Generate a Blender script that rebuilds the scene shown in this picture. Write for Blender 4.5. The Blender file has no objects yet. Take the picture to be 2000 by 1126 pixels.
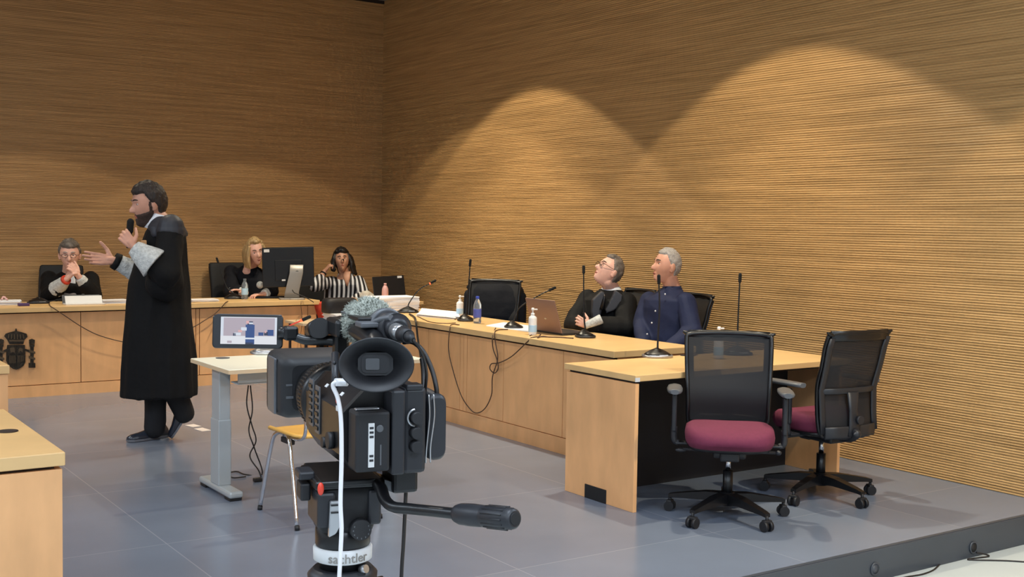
import bpy, bmesh, math, random
from mathutils import Vector, Matrix, noise, Quaternion
random.seed(4)
V = Vector
PI = math.pi
SC = bpy.context.scene
COL = SC.collection

# ------------------------------------------------------------------ camera
CH = 1.52
F = 2250.0
def cam_axes(yaw, pitch, roll):
    cy, sy = math.cos(yaw), math.sin(yaw)
    fw = V((sy, cy, 0)); rt = V((cy, -sy, 0)); up = V((0, 0, 1))
    f2 = fw*math.cos(pitch) - up*math.sin(pitch); u2 = up*math.cos(pitch) + fw*math.sin(pitch)
    c, s = math.cos(roll), math.sin(roll)
    return rt*c + u2*s, u2*c - rt*s, f2
RT, UP, FW = cam_axes(math.radians(34.3), math.radians(3.1), math.radians(0.92))
EYE = V((0, 0, CH))
cd = bpy.data.cameras.new('camera'); cam = bpy.data.objects.new('camera', cd); COL.objects.link(cam)
cd.sensor_width = 36; cd.lens = F/2000*36; cd.clip_start = 0.05
m = Matrix((RT, UP, -FW)).transposed().to_4x4(); m.translation = EYE
cam.matrix_world = m
SC.camera = cam
def ray(x, y): return FW + RT*((x-1000)/F) - UP*((y-563)/F)
def W(x, y, D): return EYE + ray(x, y)*D            # a measured point at distance D
def onz(x, y, z=0.): r = ray(x, y); return EYE + r*((z-CH)/r.z)
def onx(x, y, X): r = ray(x, y); return EYE + r*(X/r.x)
def ony(x, y, Y): r = ray(x, y); return EYE + r*(Y/r.y)

# ------------------------------------------------------------------ materials
def lin(c):
    if isinstance(c, str): c = tuple(int(c[i:i+2], 16)/255 for i in (0, 2, 4))
    return tuple(((v/12.92) if v <= .04045 else ((v+.055)/1.055)**2.4) for v in c)
def mat(name, col, rough=.5, metal=0., var=0., vscale=8., bump=0., bscale=60., stretch=(1, 1, 1), emis=None, estr=1., trans=0., alpha=1., sheen=0., spec=None, coat=0., ior=None):
    m = bpy.data.materials.new(name); m.use_nodes = True
    nt = m.node_tree; N = nt.nodes; b = N['Principled BSDF']
    c = lin(col)
    b.inputs['Base Color'].default_value = (*c, 1); b.inputs['Roughness'].default_value = rough; b.inputs['Metallic'].default_value = metal
    if trans: b.inputs['Transmission Weight'].default_value = trans
    if sheen: b.inputs['Sheen Weight'].default_value = sheen
    if coat: b.inputs['Coat Weight'].default_value = coat
    if spec is not None: b.inputs['Specular IOR Level'].default_value = spec
    if ior: b.inputs['IOR'].default_value = ior
    if alpha < 1: b.inputs['Alpha'].default_value = alpha
    if emis: b.inputs['Emission Color'].default_value = (*lin(emis), 1); b.inputs['Emission Strength'].default_value = estr
    if var or bump:
        tc = N.new('ShaderNodeTexCoord'); mp = N.new('ShaderNodeMapping'); mp.inputs['Scale'].default_value = stretch
        nt.links.new(tc.outputs['Object'], mp.inputs['Vector'])
    if var:
        n = N.new('ShaderNodeTexNoise'); n.inputs['Scale'].default_value = vscale; n.inputs['Detail'].default_value = 5
        nt.links.new(mp.outputs['Vector'], n.inputs['Vector'])
        r = N.new('ShaderNodeValToRGB'); r.color_ramp.elements[0].position = .3; r.color_ramp.elements[1].position = .7
        r.color_ramp.elements[0].color = (*[v*(1-var) for v in c], 1); r.color_ramp.elements[1].color = (*[min(1, v*(1+var)) for v in c], 1)
        nt.links.new(n.outputs['Fac'], r.inputs['Fac']); nt.links.new(r.outputs['Color'], b.inputs['Base Color'])
    if bump:
        n = N.new('ShaderNodeTexNoise'); n.inputs['Scale'].default_value = bscale; n.inputs['Detail'].default_value = 4
        nt.links.new(mp.outputs['Vector'], n.inputs['Vector'])
        bp = N.new('ShaderNodeBump'); bp.inputs['Strength'].default_value = bump; bp.inputs['Distance'].default_value = .01
        nt.links.new(n.outputs['Fac'], bp.inputs['Height']); nt.links.new(bp.outputs['Normal'], b.inputs['Normal'])
    return m

M = {}
M['beech'] = mat('beech_veneer', 'E6AE78', .42, var=.10, vscale=9, stretch=(1, 1, .35))
M['beech_top'] = mat('beech_worktop', 'DFB880', .35, var=.07, vscale=7, stretch=(.5, 1, 1))
M['beech_edge'] = mat('beech_edge', 'C49D5E', .45, var=.06, vscale=10)
M['gap'] = mat('dark_gap', '2a1a10', .8)
M['dark_inside'] = mat('dark_panel', '17171d', .6)
M['white_top'] = mat('pale_laminate', 'F6F5E4', .3)
M['pale_edge'] = mat('pale_edge', 'D9C2A0', .4)
M['grey_metal'] = mat('grey_painted_metal', 'A9AFB2', .35, .1)
M['white_plastic'] = mat('white_plastic', 'E4E4E4', .35)
M['black'] = mat('black_plastic', '0c0c0f', .36)
M['black_matt'] = mat('black_matt', '101013', .7)
M['black_rubber'] = mat('black_rubber', '17171b', .55)
M['dgrey'] = mat('dark_grey_plastic', '212227', .45)
M['mgrey'] = mat('mid_grey_plastic', '55575b', .4)
M['silver'] = mat('silver', 'B9BABD', .28, .8)
M['stand_grey'] = mat('stand_grey', '8F8A84', .4, .3)
M['chrome'] = mat('chrome', 'D5D5D8', .12, 1.)
M['brown_laptop'] = mat('laptop_lid', '8A6F66', .35, .4)
M['paper'] = mat('paper', 'E8E8EC', .7)
M['paper_blue'] = mat('paper_blue', 'C9DAEA', .6)
M['red'] = mat('red_cloth', 'C23A22', .6, var=.25, vscale=14)
M['red_plastic'] = mat('red_plastic', 'D8402C', .4)
M['purple'] = mat('purple_plastic', '4a3566', .5)
M['burgundy'] = mat('burgundy_fabric', '6A233E', .85, var=.08, vscale=60, bump=.15, bscale=400)
M['robe'] = mat('black_robe', '0b0b0d', .8, spec=.25, bump=.35, bscale=22)
M['satin'] = mat('black_satin', '2c2e36', .55)
M['navy_robe'] = mat('navy_robe', '0d1019', .8, spec=.25, bump=.3, bscale=22)
M['trousers'] = mat('black_trousers', '101116', .8)
M['shirt_white'] = mat('white_shirt', 'DDE0E6', .7)
M['shirt_blue'] = mat('navy_shirt', '1A2240', .75, var=.12, vscale=9, spec=.3, bump=.3, bscale=14)
M['shoe'] = mat('black_leather', '2a2f3a', .25)
M['sole'] = mat('shoe_sole', '15151a', .6)
M['shoe_edge'] = mat('shoe_welt', '6b6d74', .5)
def skin(n, c): 
    mm = mat(n, c, .5, var=.06, vscale=25)
    mm.node_tree.nodes['Principled BSDF'].inputs['Subsurface Weight'].default_value = .06
    mm.node_tree.nodes['Principled BSDF'].inputs['Subsurface Radius'].default_value = (.02, .008, .005)
    return mm
M['skin1'] = skin('skin_rosy', 'CC967F'); M['skin2'] = skin('skin_fair', 'E0AE9C'); M['skin3'] = skin('skin_olive', 'C08F76')
M['lip'] = mat('lips', 'A8594E', .5)
M['eye_white'] = mat('eye_white', 'D8D0CB', .3); M['iris'] = mat('iris', '1d130e', .2)
M['hair_dark'] = mat('hair_dark_brown', '2A201C', .6, var=.4, vscale=60, stretch=(1, 1, .2), bump=.6, bscale=90)
M['hair_brown'] = mat('hair_brown', '4A392F', .6, var=.35, vscale=60, bump=.5, bscale=90)
M['hair_black'] = mat('hair_black', '15100f', .5, var=.3, vscale=40, bump=.5, bscale=70)
M['hair_blond'] = mat('hair_blond', 'A88C62', .5, var=.3, vscale=50, stretch=(1, 1, .15), bump=.5, bscale=80)
M['hair_grey'] = mat('hair_grey', '9A9490', .6, var=.2, vscale=70, bump=.5, bscale=110)
M['hair_saltpepper'] = mat('hair_salt_pepper', '6a615a', .6, var=.5, vscale=25, bump=.5, bscale=110)
M['beard'] = mat('beard', '3d2a22', .75, var=.3, vscale=80, bump=.5, bscale=120)
M['foam'] = mat('mic_foam', '0c0c0d', .9)
M['glass'] = mat('lens_glass', 'FFFFFF', .05, trans=1., ior=1.3)
M['clear'] = mat('clear_plastic', 'DCE6F0', .08, trans=.85, ior=1.2)
M['blue_cap'] = mat('blue_cap', '2C49B4', .35)
M['blue_label'] = mat('blue_label', '4B57A8', .5)
M['pale_blue'] = mat('pale_blue_label', 'A9CBE6', .5)
M['pink'] = mat('pink_label', 'D9A9A6', .5)
M['red_light'] = mat('red_light', 'FF3018', .4, emis='FF4020', estr=5)
M['bronze'] = mat('dark_bronze', '3a332b', .42, .6, var=.4, vscale=40, bump=.4, bscale=120)
M['copper'] = mat('copper_highlight', '6a5a48', .4, .7)
M['cable'] = mat('black_cable', '1a1412', .5)
M['brown_cable'] = mat('brown_cable', '4a3222', .5)
M['grey_cable'] = mat('grey_cable', '8a8f92', .5)
M['white_cable'] = mat('white_cable', 'DEDDE0', .4)
M['yellow_ply'] = mat('yellow_plywood', 'E2AE55', .35, var=.05, vscale=12)
M['fur'] = mat('grey_green_fur', 'A0A49A', .95, var=.35, vscale=45, bump=1., bscale=160)
M['screen_bezel'] = mat('screen_bezel', '15161a', .3)
M['label_white'] = mat('white_label', 'D4D4D4', .5)
M['orange'] = mat('orange_tag', 'DD4422', .5)
M['tape'] = mat('white_tape', 'D9CFCB', .6)
M['lace'] = mat('white_lace', 'C9CCCB', .85, var=.22, vscale=55, bump=.8, bscale=120)
M['bag'] = mat('black_bag', '1b191c', .6, var=.2, vscale=12)
M['off_white'] = mat('off_white_cloth', 'BEBAB0', .8, var=.15, vscale=20)
def mesh_fabric(name, col, a):
    m = bpy.data.materials.new(name); m.use_nodes = True; nt = m.node_tree; N = nt.nodes
    b = N['Principled BSDF']; b.inputs['Base Color'].default_value = (*lin(col), 1); b.inputs['Roughness'].default_value = .7
    t = N.new('ShaderNodeBsdfTransparent'); x = N.new('ShaderNodeMixShader'); x.inputs[0].default_value = a
    nt.links.new(t.outputs[0], x.inputs[1]); nt.links.new(b.outputs[0], x.inputs[2]); nt.links.new(x.outputs[0], N['Material Output'].inputs[0])
    return m
M['net'] = mesh_fabric('black_net_fabric', '18181c', .90)
M['net_dense'] = mesh_fabric('black_net_dense', '101015', .97)

def wood_wall(name, axis, base='C69C66'):
    """ribbed timber cladding, grain stretched along the wall"""
    m = bpy.data.materials.new(name); m.use_nodes = True; nt = m.node_tree; N = nt.nodes; L = nt.links
    b = N['Principled BSDF']; b.inputs['Roughness'].default_value = .45; b.inputs['Specular IOR Level'].default_value = .35
    tc = N.new('ShaderNodeTexCoord')
    mp = N.new('ShaderNodeMapping'); mp.inputs['Scale'].default_value = (1, .55, 33) if axis == 'y' else (.55, 1, 33)
    L.new(tc.outputs['Object'], mp.inputs['Vector'])
    n = N.new('ShaderNodeTexNoise'); n.inputs['Scale'].default_value = 2.2; n.inputs['Detail'].default_value = 4; n.inputs['Roughness'].default_value = .6
    L.new(mp.outputs[0], n.inputs['Vector'])
    c = lin(base)
    r = N.new('ShaderNodeValToRGB'); e = r.color_ramp.elements
    e[0].position = .28; e[0].color = (c[0]*.70, c[1]*.67, c[2]*.62, 1); e[1].position = .72; e[1].color = (c[0]*1.3, c[1]*1.3, c[2]*1.28, 1)
    L.new(n.outputs['Fac'], r.inputs['Fac'])
    mp2 = N.new('ShaderNodeMapping'); mp2.inputs['Scale'].default_value = (1, 3, 140) if axis == 'y' else (3, 1, 140)
    L.new(tc.outputs['Object'], mp2.inputs['Vector'])
    n2 = N.new('ShaderNodeTexNoise'); n2.inputs['Scale'].default_value = 1.5; n2.inputs['Detail'].default_value = 3
    L.new(mp2.outputs[0], n2.inputs['Vector'])
    mx = N.new('ShaderNodeMixRGB'); mx.blend_type = 'MULTIPLY'; mx.inputs[0].default_value = .35
    L.new(r.outputs[0], mx.inputs[1]); L.new(n2.outputs['Fac'], mx.inputs[2])
    g = N.new('ShaderNodeGamma'); g.inputs[1].default_value = .92
    L.new(mx.outputs[0], g.inputs[0]); L.new(g.outputs[0], b.inputs['Base Color'])
    bp = N.new('ShaderNodeBump'); bp.inputs['Strength'].default_value = .5; bp.inputs['Distance'].default_value = .006
    L.new(n.outputs['Fac'], bp.inputs['Height']); L.new(bp.outputs[0], b.inputs['Normal'])
    return m
M['wall_side'] = wood_wall('ribbed_timber_side', 'y'); M['wall_back'] = wood_wall('ribbed_timber_back', 'x', 'BE9260')

def floor_mat():
    m = bpy.data.materials.new('grey_floor_tiles'); m.use_nodes = True; nt = m.node_tree; N = nt.nodes; L = nt.links
    b = N['Principled BSDF']
    tc = N.new('ShaderNodeTexCoord'); mp = N.new('ShaderNodeMapping'); mp.inputs['Location'].default_value = (-1.69, -5.33, 0)
    L.new(tc.outputs['Object'], mp.inputs['Vector'])
    br = N.new('ShaderNodeTexBrick'); br.inputs['Scale'].default_value = 1; br.inputs['Brick Width'].default_value = 1.19; br.inputs['Row Height'].default_value = 1.19
    br.offset = 0; br.inputs['Mortar Size'].default_value = .004; br.inputs['Mortar Smooth'].default_value = .6
    c = lin('6C7586'); c2 = lin('717A8A'); br.inputs['Color1'].default_value = (*c, 1); br.inputs['Color2'].default_value = (*c2, 1); br.inputs['Mortar'].default_value = (*lin('868B98'), 1)
    L.new(mp.outputs[0], br.inputs['Vector'])
    n = N.new('ShaderNodeTexNoise'); n.inputs['Scale'].default_value = 1.4; n.inputs['Detail'].default_value = 6
    L.new(tc.outputs['Object'], n.inputs['Vector'])
    mx = N.new('ShaderNodeMixRGB'); mx.blend_type = 'OVERLAY'; mx.inputs[0].default_value = .18
    L.new(br.outputs['Color'], mx.inputs[1]); L.new(n.outputs['Fac'], mx.inputs[2]); L.new(mx.outputs[0], b.inputs['Base Color'])
    rr = N.new('ShaderNodeMapRange'); rr.inputs['To Min'].default_value = .20; rr.inputs['To Max'].default_value = .26
    L.new(n.outputs['Fac'], rr.inputs['Value']); L.new(rr.outputs[0], b.inputs['Roughness'])
    b.inputs['Specular IOR Level'].default_value = .6
    return m
M['floor'] = floor_mat()
M['riser'] = mat('grey_riser', '3A4049', .4, var=.06, vscale=3)
M['marble'] = mat('pale_marble', 'B4BCBE', .3, var=.06, vscale=2.5)
M['ceiling'] = mat('ceiling_paint', '8d8780', .9)
M['plaster'] = mat('pale_plaster', 'B9B6B0', .85)

# ------------------------------------------------------------------ geometry helpers
def B(): return bmesh.new()
def frame(o=(0, 0, 0), az=0., pitch=0., roll=0.):
    """local x right, y forward, z up; az clockwise from +Y"""
    return Matrix.Translation(V(o)) @ Matrix.Rotation(-math.radians(az), 4, 'Z') @ Matrix.Rotation(math.radians(pitch), 4, 'X') @ Matrix.Rotation(math.radians(roll), 4, 'Y')
def aim(p0, p1, up=(0, 0, 1)):
    z = (V(p1)-V(p0)).normalized(); u = V(up)
    if abs(z.dot(u)) > .99: u = V((0, 1, 0))
    x = u.cross(z).normalized(); y = z.cross(x)
    m = Matrix((x, y, z)).transposed().to_4x4(); m.translation = V(p0); return m
def merge(bm, other, mi=0, smooth=None):
    for f in other.faces:
        f.material_index = mi
        if smooth is not None: f.smooth = smooth
    me = bpy.data.meshes.new('tmp'); other.to_mesh(me); other.free(); bm.from_mesh(me); bpy.data.meshes.remove(me)
def box(bm, c, s, mx=None, bev=0., mi=0, seg=2):
    b = B(); bmesh.ops.create_cube(b, size=1)
    for v in b.verts: v.co = V((v.co.x*s[0], v.co.y*s[1], v.co.z*s[2]))
    if bev > 0: bmesh.ops.bevel(b, geom=b.edges[:], offset=min(bev, min(s)*.49), segments=seg, affect='EDGES', profile=.5)
    T = Matrix.Translation(V(c)); T = (mx @ T) if mx else T
    b.transform(T); merge(bm, b, mi, False)
def bx(bm, a, b_, mx=None, bev=0., mi=0):
    a, b_ = V(a), V(b_); box(bm, (a+b_)/2, [abs(v) for v in (b_-a)], mx, bev, mi)
def cyl(bm, p0, p1, r0, r1=None, n=20, mi=0, caps=True):
    r1 = r0 if r1 is None else r1
    p0, p1 = V(p0), V(p1); A = aim((0, 0, 0), p1-p0).to_3x3()
    b = B(); rings = []
    for p, r in ((p0, r0), (p1, r1)):
        rings.append([b.verts.new(p + A @ V((math.cos(t*2*PI/n)*r, math.sin(t*2*PI/n)*r, 0))) for t in range(n)])
    for i in range(n):
        f = b.faces.new((rings[0][i], rings[0][(i+1) % n], rings[1][(i+1) % n], rings[1][i])); f.smooth = True
    if caps: b.faces.new(rings[0][::-1]); b.faces.new(rings[1])
    merge(bm, b, mi)
def smooth_path(pts, k=8):
    P = [V(p) for p in pts]
    if len(P) < 3: return P
    out = []; Q = [P[0]*2-P[1]] + P + [P[-1]*2-P[-2]]
    for i in range(1, len(Q)-2):
        a, b_, c, d = Q[i-1:i+3]
        for j in range(k):
            t = j/k; out.append(.5*((2*b_) + (c-a)*t + (2*a-5*b_+4*c-d)*t*t + (3*b_-a-3*c+d)*t**3))
    out.append(P[-1]); return out
def tube(bm, pts, r, n=8, mi=0, k=8, sm=True, closed=False):
    P = smooth_path(pts, k) if sm else [V(p) for p in pts]
    R = r if isinstance(r, (list, tuple)) else [r]
    b = B(); prev = None; x = None; N_ = len(P)
    rr = lambda i: R[0] if len(R) == 1 else R[0] + 0*i if len(R) == 0 else _lerp(R, i/(N_-1))
    for i, p in enumerate(P):
        if closed: t = (P[(i+1) % N_]-P[i-1]).normalized()
        else: t = (P[min(i+1, N_-1)]-P[max(i-1, 0)]).normalized()
        if x is None:
            u = V((0, 0, 1)) if abs(t.z) < .9 else V((1, 0, 0)); x = u.cross(t).normalized()
        else: x = (x - t*x.dot(t)).normalized()
        y = t.cross(x); rad = rr(i)
        ring = [b.verts.new(p + (x*math.cos(a*2*PI/n) + y*math.sin(a*2*PI/n))*rad) for a in range(n)]
        if prev:
            for a in range(n):
                f = b.faces.new((prev[a], prev[(a+1) % n], ring[(a+1) % n], ring[a])); f.smooth = True
        else: first = ring
        prev = ring
    if closed:
        for a in range(n):
            f = b.faces.new((prev[a], prev[(a+1) % n], first[(a+1) % n], first[a])); f.smooth = True
    else: b.faces.new(first[::-1]); b.faces.new(prev)
    merge(bm, b, mi)
def _lerp(R, t):
    s = t*(len(R)-1); i = min(int(s), len(R)-2); return R[i] + (R[i+1]-R[i])*(s-i)
def lathe(bm, prof, mx=None, n=28, mi=0, ex=1., ey=1.):
    b = B(); prev = None
    for (r, z) in prof:
        ring = [b.verts.new((math.cos(t*2*PI/n)*r*ex, math.sin(t*2*PI/n)*r*ey, z)) for t in range(n)]
        if prev:
            for i in range(n):
                f = b.faces.new((prev[i], prev[(i+1) % n], ring[(i+1) % n], ring[i])); f.smooth = True
        else: first = ring
        prev = ring
    b.faces.new(first[::-1]); b.faces.new(prev)
    if mx: b.transform(mx)
    merge(bm, b, mi)
def loft(bm, rings, mi=0, caps=True):
    """rings: lists of points, same count"""
    b = B(); prev = None
    for R in rings:
        ring = [b.verts.new(p) for p in R]; n = len(ring)
        if prev:
            for i in range(n):
                f = b.faces.new((prev[i], prev[(i+1) % n], ring[(i+1) % n], ring[i])); f.smooth = True
        else: first = ring
        prev = ring
    if caps: b.faces.new(first[::-1]); b.faces.new(prev)
    bmesh.ops.recalc_face_normals(b, faces=b.faces[:])
    merge(bm, b, mi)
def ering(c, a, b_, n=28, p=2.0, fold=0., k=9, ph=0.):
    """super-ellipse ring centred c with half-axis vectors a, b"""
    out = []
    for i in range(n):
        t = 2*PI*i/n; ct, st = math.cos(t), math.sin(t)
        x = math.copysign(abs(ct)**(2/p), ct); y = math.copysign(abs(st)**(2/p), st)
        s = 1 + fold*math.sin(k*t+ph)
        out.append(V(c) + (V(a)*x + V(b_)*y)*s)
    return out
def ell(bm, c, radii, R=None, mi=0, u=20, v=12):
    b = B(); bmesh.ops.create_uvsphere(b, u_segments=u, v_segments=v, radius=1)
    T = Matrix.Diagonal((*radii, 1)); T = (R.to_4x4() @ T) if R else T
    b.transform(Matrix.Translation(V(c)) @ T)
    merge(bm, b, mi, True)
def cap(bm, p0, p1, r0, r1=None, n=14, mi=0):
    """tapered capsule"""
    r1 = r0 if r1 is None else r1
    p0, p1 = V(p0), V(p1); d = p1-p0; L = d.length
    if L < 1e-5: ell(bm, p0, (r0,)*3, mi=mi); return
    A = aim(p0, p1); prof = []
    for i in range(5): t = -PI/2 + (i+.4)/5*PI/2; prof.append((r0*math.cos(t), r0*math.sin(t)))
    prof.append((r0, 0)); prof.append((r1, L))
    for i in range(5): t = (i+.6)/5*PI/2; prof.append((r1*math.cos(t), L+r1*math.sin(t)))
    lathe(bm, prof, A, n, mi)
def prism(bm, pts2, depth, mx, mi=0, bev=0.):
    """outline in local x,z extruded along local y by depth"""
    b = B(); vs = [b.verts.new((p[0], 0, p[1])) for p in pts2]; f = b.faces.new(vs)
    r = bmesh.ops.extrude_face_region(b, geom=[f]); 
    for e in r['geom']:
        if isinstance(e, bmesh.types.BMVert): e.co.y += depth
    bmesh.ops.recalc_face_normals(b, faces=b.faces[:])
    if bev: bmesh.ops.bevel(b, geom=b.edges[:], offset=bev, segments=2, affect='EDGES')
    b.transform(mx); merge(bm, b, mi, False)
def rrect(w, h, r, n=5, cx=0, cz=0):
    out = []
    for sx, sz, a0 in ((1, 1, 0), (-1, 1, 90), (-1, -1, 180), (1, -1, 270)):
        for i in range(n+1):
            a = math.radians(a0 + 90*i/n); out.append((cx+sx*(w/2-r)+r*math.cos(a), cz+sz*(h/2-r)+r*math.sin(a)))
    return out

WM = {}
def tagp(o, label=None, cat=None, group=None, kind=None):
    if label: o['label'] = label
    if cat: o['category'] = cat
    if group: o['group'] = group
    if kind: o['kind'] = kind
    return o
def thing(name, label, cat, loc=(0, 0, 0), az=0., group=None, mx=None):
    o = bpy.data.objects.new(name, None); COL.objects.link(o); o.empty_display_size = .1
    mx = mx or frame(loc, az); o.matrix_world = mx; WM[o.name] = mx.copy()
    return tagp(o, label, cat, group)
def obj(name, bm, mats, parent=None, label=None, local=False, smooth=False):
    """bm is in world coordinates unless local=True (then in the top thing's frame)"""
    me = bpy.data.meshes.new(name)
    base = None
    if parent:
        base = WM[parent.name]
        if not local: bm.transform(base.inverted())
    if smooth:
        for f in bm.faces: f.smooth = True
    bm.to_mesh(me); bm.free()
    for m_ in (mats if isinstance(mats, (list, tuple)) else [mats]): me.materials.append(M[m_] if isinstance(m_, str) else m_)
    o = bpy.data.objects.new(name, me); COL.objects.link(o)
    if parent: o.parent = parent; WM[o.name] = base.copy()
    else: WM[o.name] = Matrix()
    if label: o['label'] = label
    return o
def solo(name, bm, mats, label, cat, group=None, smooth=False, kind=None):
    """a thing that is one mesh, origin moved to its base"""
    lo = [min(v.co[i] for v in bm.verts) for i in range(3)]; hi = [max(v.co[i] for v in bm.verts) for i in range(3)]
    c = V(((lo[0]+hi[0])/2, (lo[1]+hi[1])/2, lo[2])); bm.transform(Matrix.Translation(-c))
    o = obj(name, bm, mats, smooth=smooth); o.location = c
    WM[o.name] = Matrix.Translation(c)
    return tagp(o, label, cat, group, kind)
def dup(root, mx, label, group=None):
    r = root.copy(); COL.objects.link(r); r.matrix_world = mx; WM[r.name] = mx.copy(); r['label'] = label
    if group: r['group'] = group
    for ch in list(root.children):
        c = ch.copy(); COL.objects.link(c); c.parent = r; WM[c.name] = mx.copy()
        for g in ch.children:
            d = g.copy(); COL.objects.link(d); d.parent = c; WM[d.name] = mx.copy()
    return r
def structure(name, bm, mats): 
    o = obj(name, bm, mats); o['kind'] = 'structure'; return o
def text(s, size, mx, depth=.001):
    cu = bpy.data.curves.new('t', 'FONT'); cu.body = s; cu.size = size; cu.extrude = depth; cu.align_x = 'CENTER'; cu.align_y = 'CENTER'
    o = bpy.data.objects.new('t', cu); COL.objects.link(o)
    dg = bpy.context.evaluated_depsgraph_get(); me = bpy.data.meshes.new_from_object(o.evaluated_get(dg))
    b = B(); b.from_mesh(me); bpy.data.objects.remove(o); bpy.data.curves.remove(cu); bpy.data.meshes.remove(me)
    b.transform(mx); return b
def remesh(bm, voxel, smooth=2, fold=None):
    """fuse overlapping shells into one continuous surface"""
    me = bpy.data.meshes.new('r'); bm.to_mesh(me); bm.free()
    o = bpy.data.objects.new('r', me); COL.objects.link(o)
    md = o.modifiers.new('v', 'REMESH'); md.mode = 'VOXEL'; md.voxel_size = voxel
    if smooth: s = o.modifiers.new('s', 'SMOOTH'); s.iterations = smooth; s.factor = .5
    dg = bpy.context.evaluated_depsgraph_get(); dg.update()
    e = bpy.data.meshes.new_from_object(o.evaluated_get(dg))
    b = B(); b.from_mesh(e); bpy.data.objects.remove(o); bpy.data.meshes.remove(me); bpy.data.meshes.remove(e)
    b.normal_update()
    if fold:
        amp, sc, st = fold
        for v in b.verts:
            p = V((v.co.x*st[0], v.co.y*st[1], v.co.z*st[2]))*sc
            d = (1-abs(noise.noise(p))*2.6) + .5*noise.noise(p*2.3)
            v.co += v.normal*d*amp
    for f in b.faces: f.smooth = True
    return b
def sstep(a, b_, x):
    t = max(0., min(1., (x-a)/(b_-a))) if a != b_ else float(x > a); return t*t*(3-2*t)

# ================================================================== ROOM
XW, YB, ZC = 6.18, 11.72, 4.03
def ribs(length, z0, z1, pitch=.016, depth=.006):
    """profile (offset, z) of ribbed cladding"""
    pr = []; z = z0
    while z < z1:
        pr += [(0, z), (-depth*.75, z+pitch*.16), (-depth, z+pitch*.42), (-depth*.75, z+pitch*.68), (0, z+pitch*.84)]; z += pitch
    return pr
def ribbed_wall(name, p0, p1, n_in, z0, z1, mt, dep=.005):
    b = B(); p0, p1, n_in = V(p0), V(p1), V(n_in); prev = None
    for (d, z) in ribs(0, z0, z1, depth=dep):
        q = [b.verts.new(p + n_in*(-d) + V((0, 0, z))) for p in (p0, p1)]
        if prev: b.faces.new((prev[0], prev[1], q[1], q[0]))
        prev = q
    q = [b.verts.new(V((p.x, p.y, 0)) - n_in*.12 + V((0, 0, z1))) for p in (p0, p1)]
    b.faces.new((prev[0], prev[1], q[1], q[0])); prev = q
    q = [b.verts.new(V((p.x, p.y, 0)) - n_in*.12 + V((0, 0, z0))) for p in (p0, p1)]
    b.faces.new((prev[0], prev[1], q[1], q[0]))
    bmesh.ops.recalc_face_normals(b, faces=b.faces[:])
    return structure(name, b, mt)
ribbed_wall('wall_right', (XW, -6, 0), (XW, YB+.1, 0), (-1, 0, 0), -.176, ZC, 'wall_side')
ribbed_wall('wall_back', (-5, YB, 0), (XW+.05, YB, 0), (0, -1, 0), 0., ZC, 'wall_back', .003)
LZ = -.153; PY = 3.515
b = B(); bx(b, (-5, -6, LZ-.1), (XW, PY, LZ)); structure('floor_lower', b, 'marble')
b = B(); bx(b, (-5, PY, -.1), (XW, YB, 0)); structure('floor', b, 'floor')
b = B(); bx(b, (-5, PY-.012, LZ), (XW, PY, -.0015), bev=.002); bx(b, (-5, PY-.003, -.006), (XW, PY+.02, .0015)); structure('trim_1', b, 'riser')
b = B(); bx(b, (-5.1, -6.1, LZ), (-5, YB, ZC)); structure('wall_left', b, 'plaster')
b = B(); bx(b, (-5.1, -6.1, LZ), (XW, -6, ZC)); structure('wall_front', b, 'plaster')
b = B(); bx(b, (-5.1, -6.1, ZC), (XW+.1, YB+.1, ZC+.1)); structure('ceiling', b, 'ceiling')
b = B(); bx(b, (-5, YB-.02, ZC-.035), (XW, YB, ZC)); structure('trim_2', b, 'gap')
# cable outlets in the riser
for (px, py, lab) in ((1900, 1068, 'round cable outlet in the grey platform step, beside the thin cable'), (1708, 1110, 'round grey cover cap low on the platform step near the frame bottom')):
    p = ony(px, py, PY-.012); t = thing('cable_outlet', lab, 'outlet', (p.x, PY-.012, p.z))
    b = B(); lathe(b, [(.024, 0), (.032, 0), (.032, .006), (.026, .009), (.024, .006)], frame((p.x, PY-.012, p.z)) @ Matrix.Rotation(PI/2, 4, 'X'), 28); obj('rim', b, 'riser', t)
    b = B(); lathe(b, [(.0, 0.0062), (.0245, .0062), (.0245, .007), (.0, .0072)], frame((p.x, PY-.012, p.z)) @ Matrix.Rotation(PI/2, 4, 'X'), 28); obj('core', b, 'black_matt' if px > 1800 else 'riser', t)
# cables lying on the lower floor
b = B(); tube(b, [V((5.33, 3.5, -.13)), V((5.38, 3.46, LZ+.006))] + [onz(x, y, LZ+.004) for x, y in ((1930, 1093), (1890, 1092), (1960, 1094), (2010, 1097), (2100, 1103))][1:], .004)
solo('floor_cable', b, 'cable', 'thin dark cable running right from the riser outlet over the pale floor', 'cable')
b = B(); tube(b, [onz(x, y, LZ+.004) for x, y in ((1835, 1102), (1822, 1113), (1800, 1121), (1770, 1126), (1700, 1140))], .004)
solo('floor_cable', b, 'cable', 'short dark cable curving along the foot of the platform step', 'cable')

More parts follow.
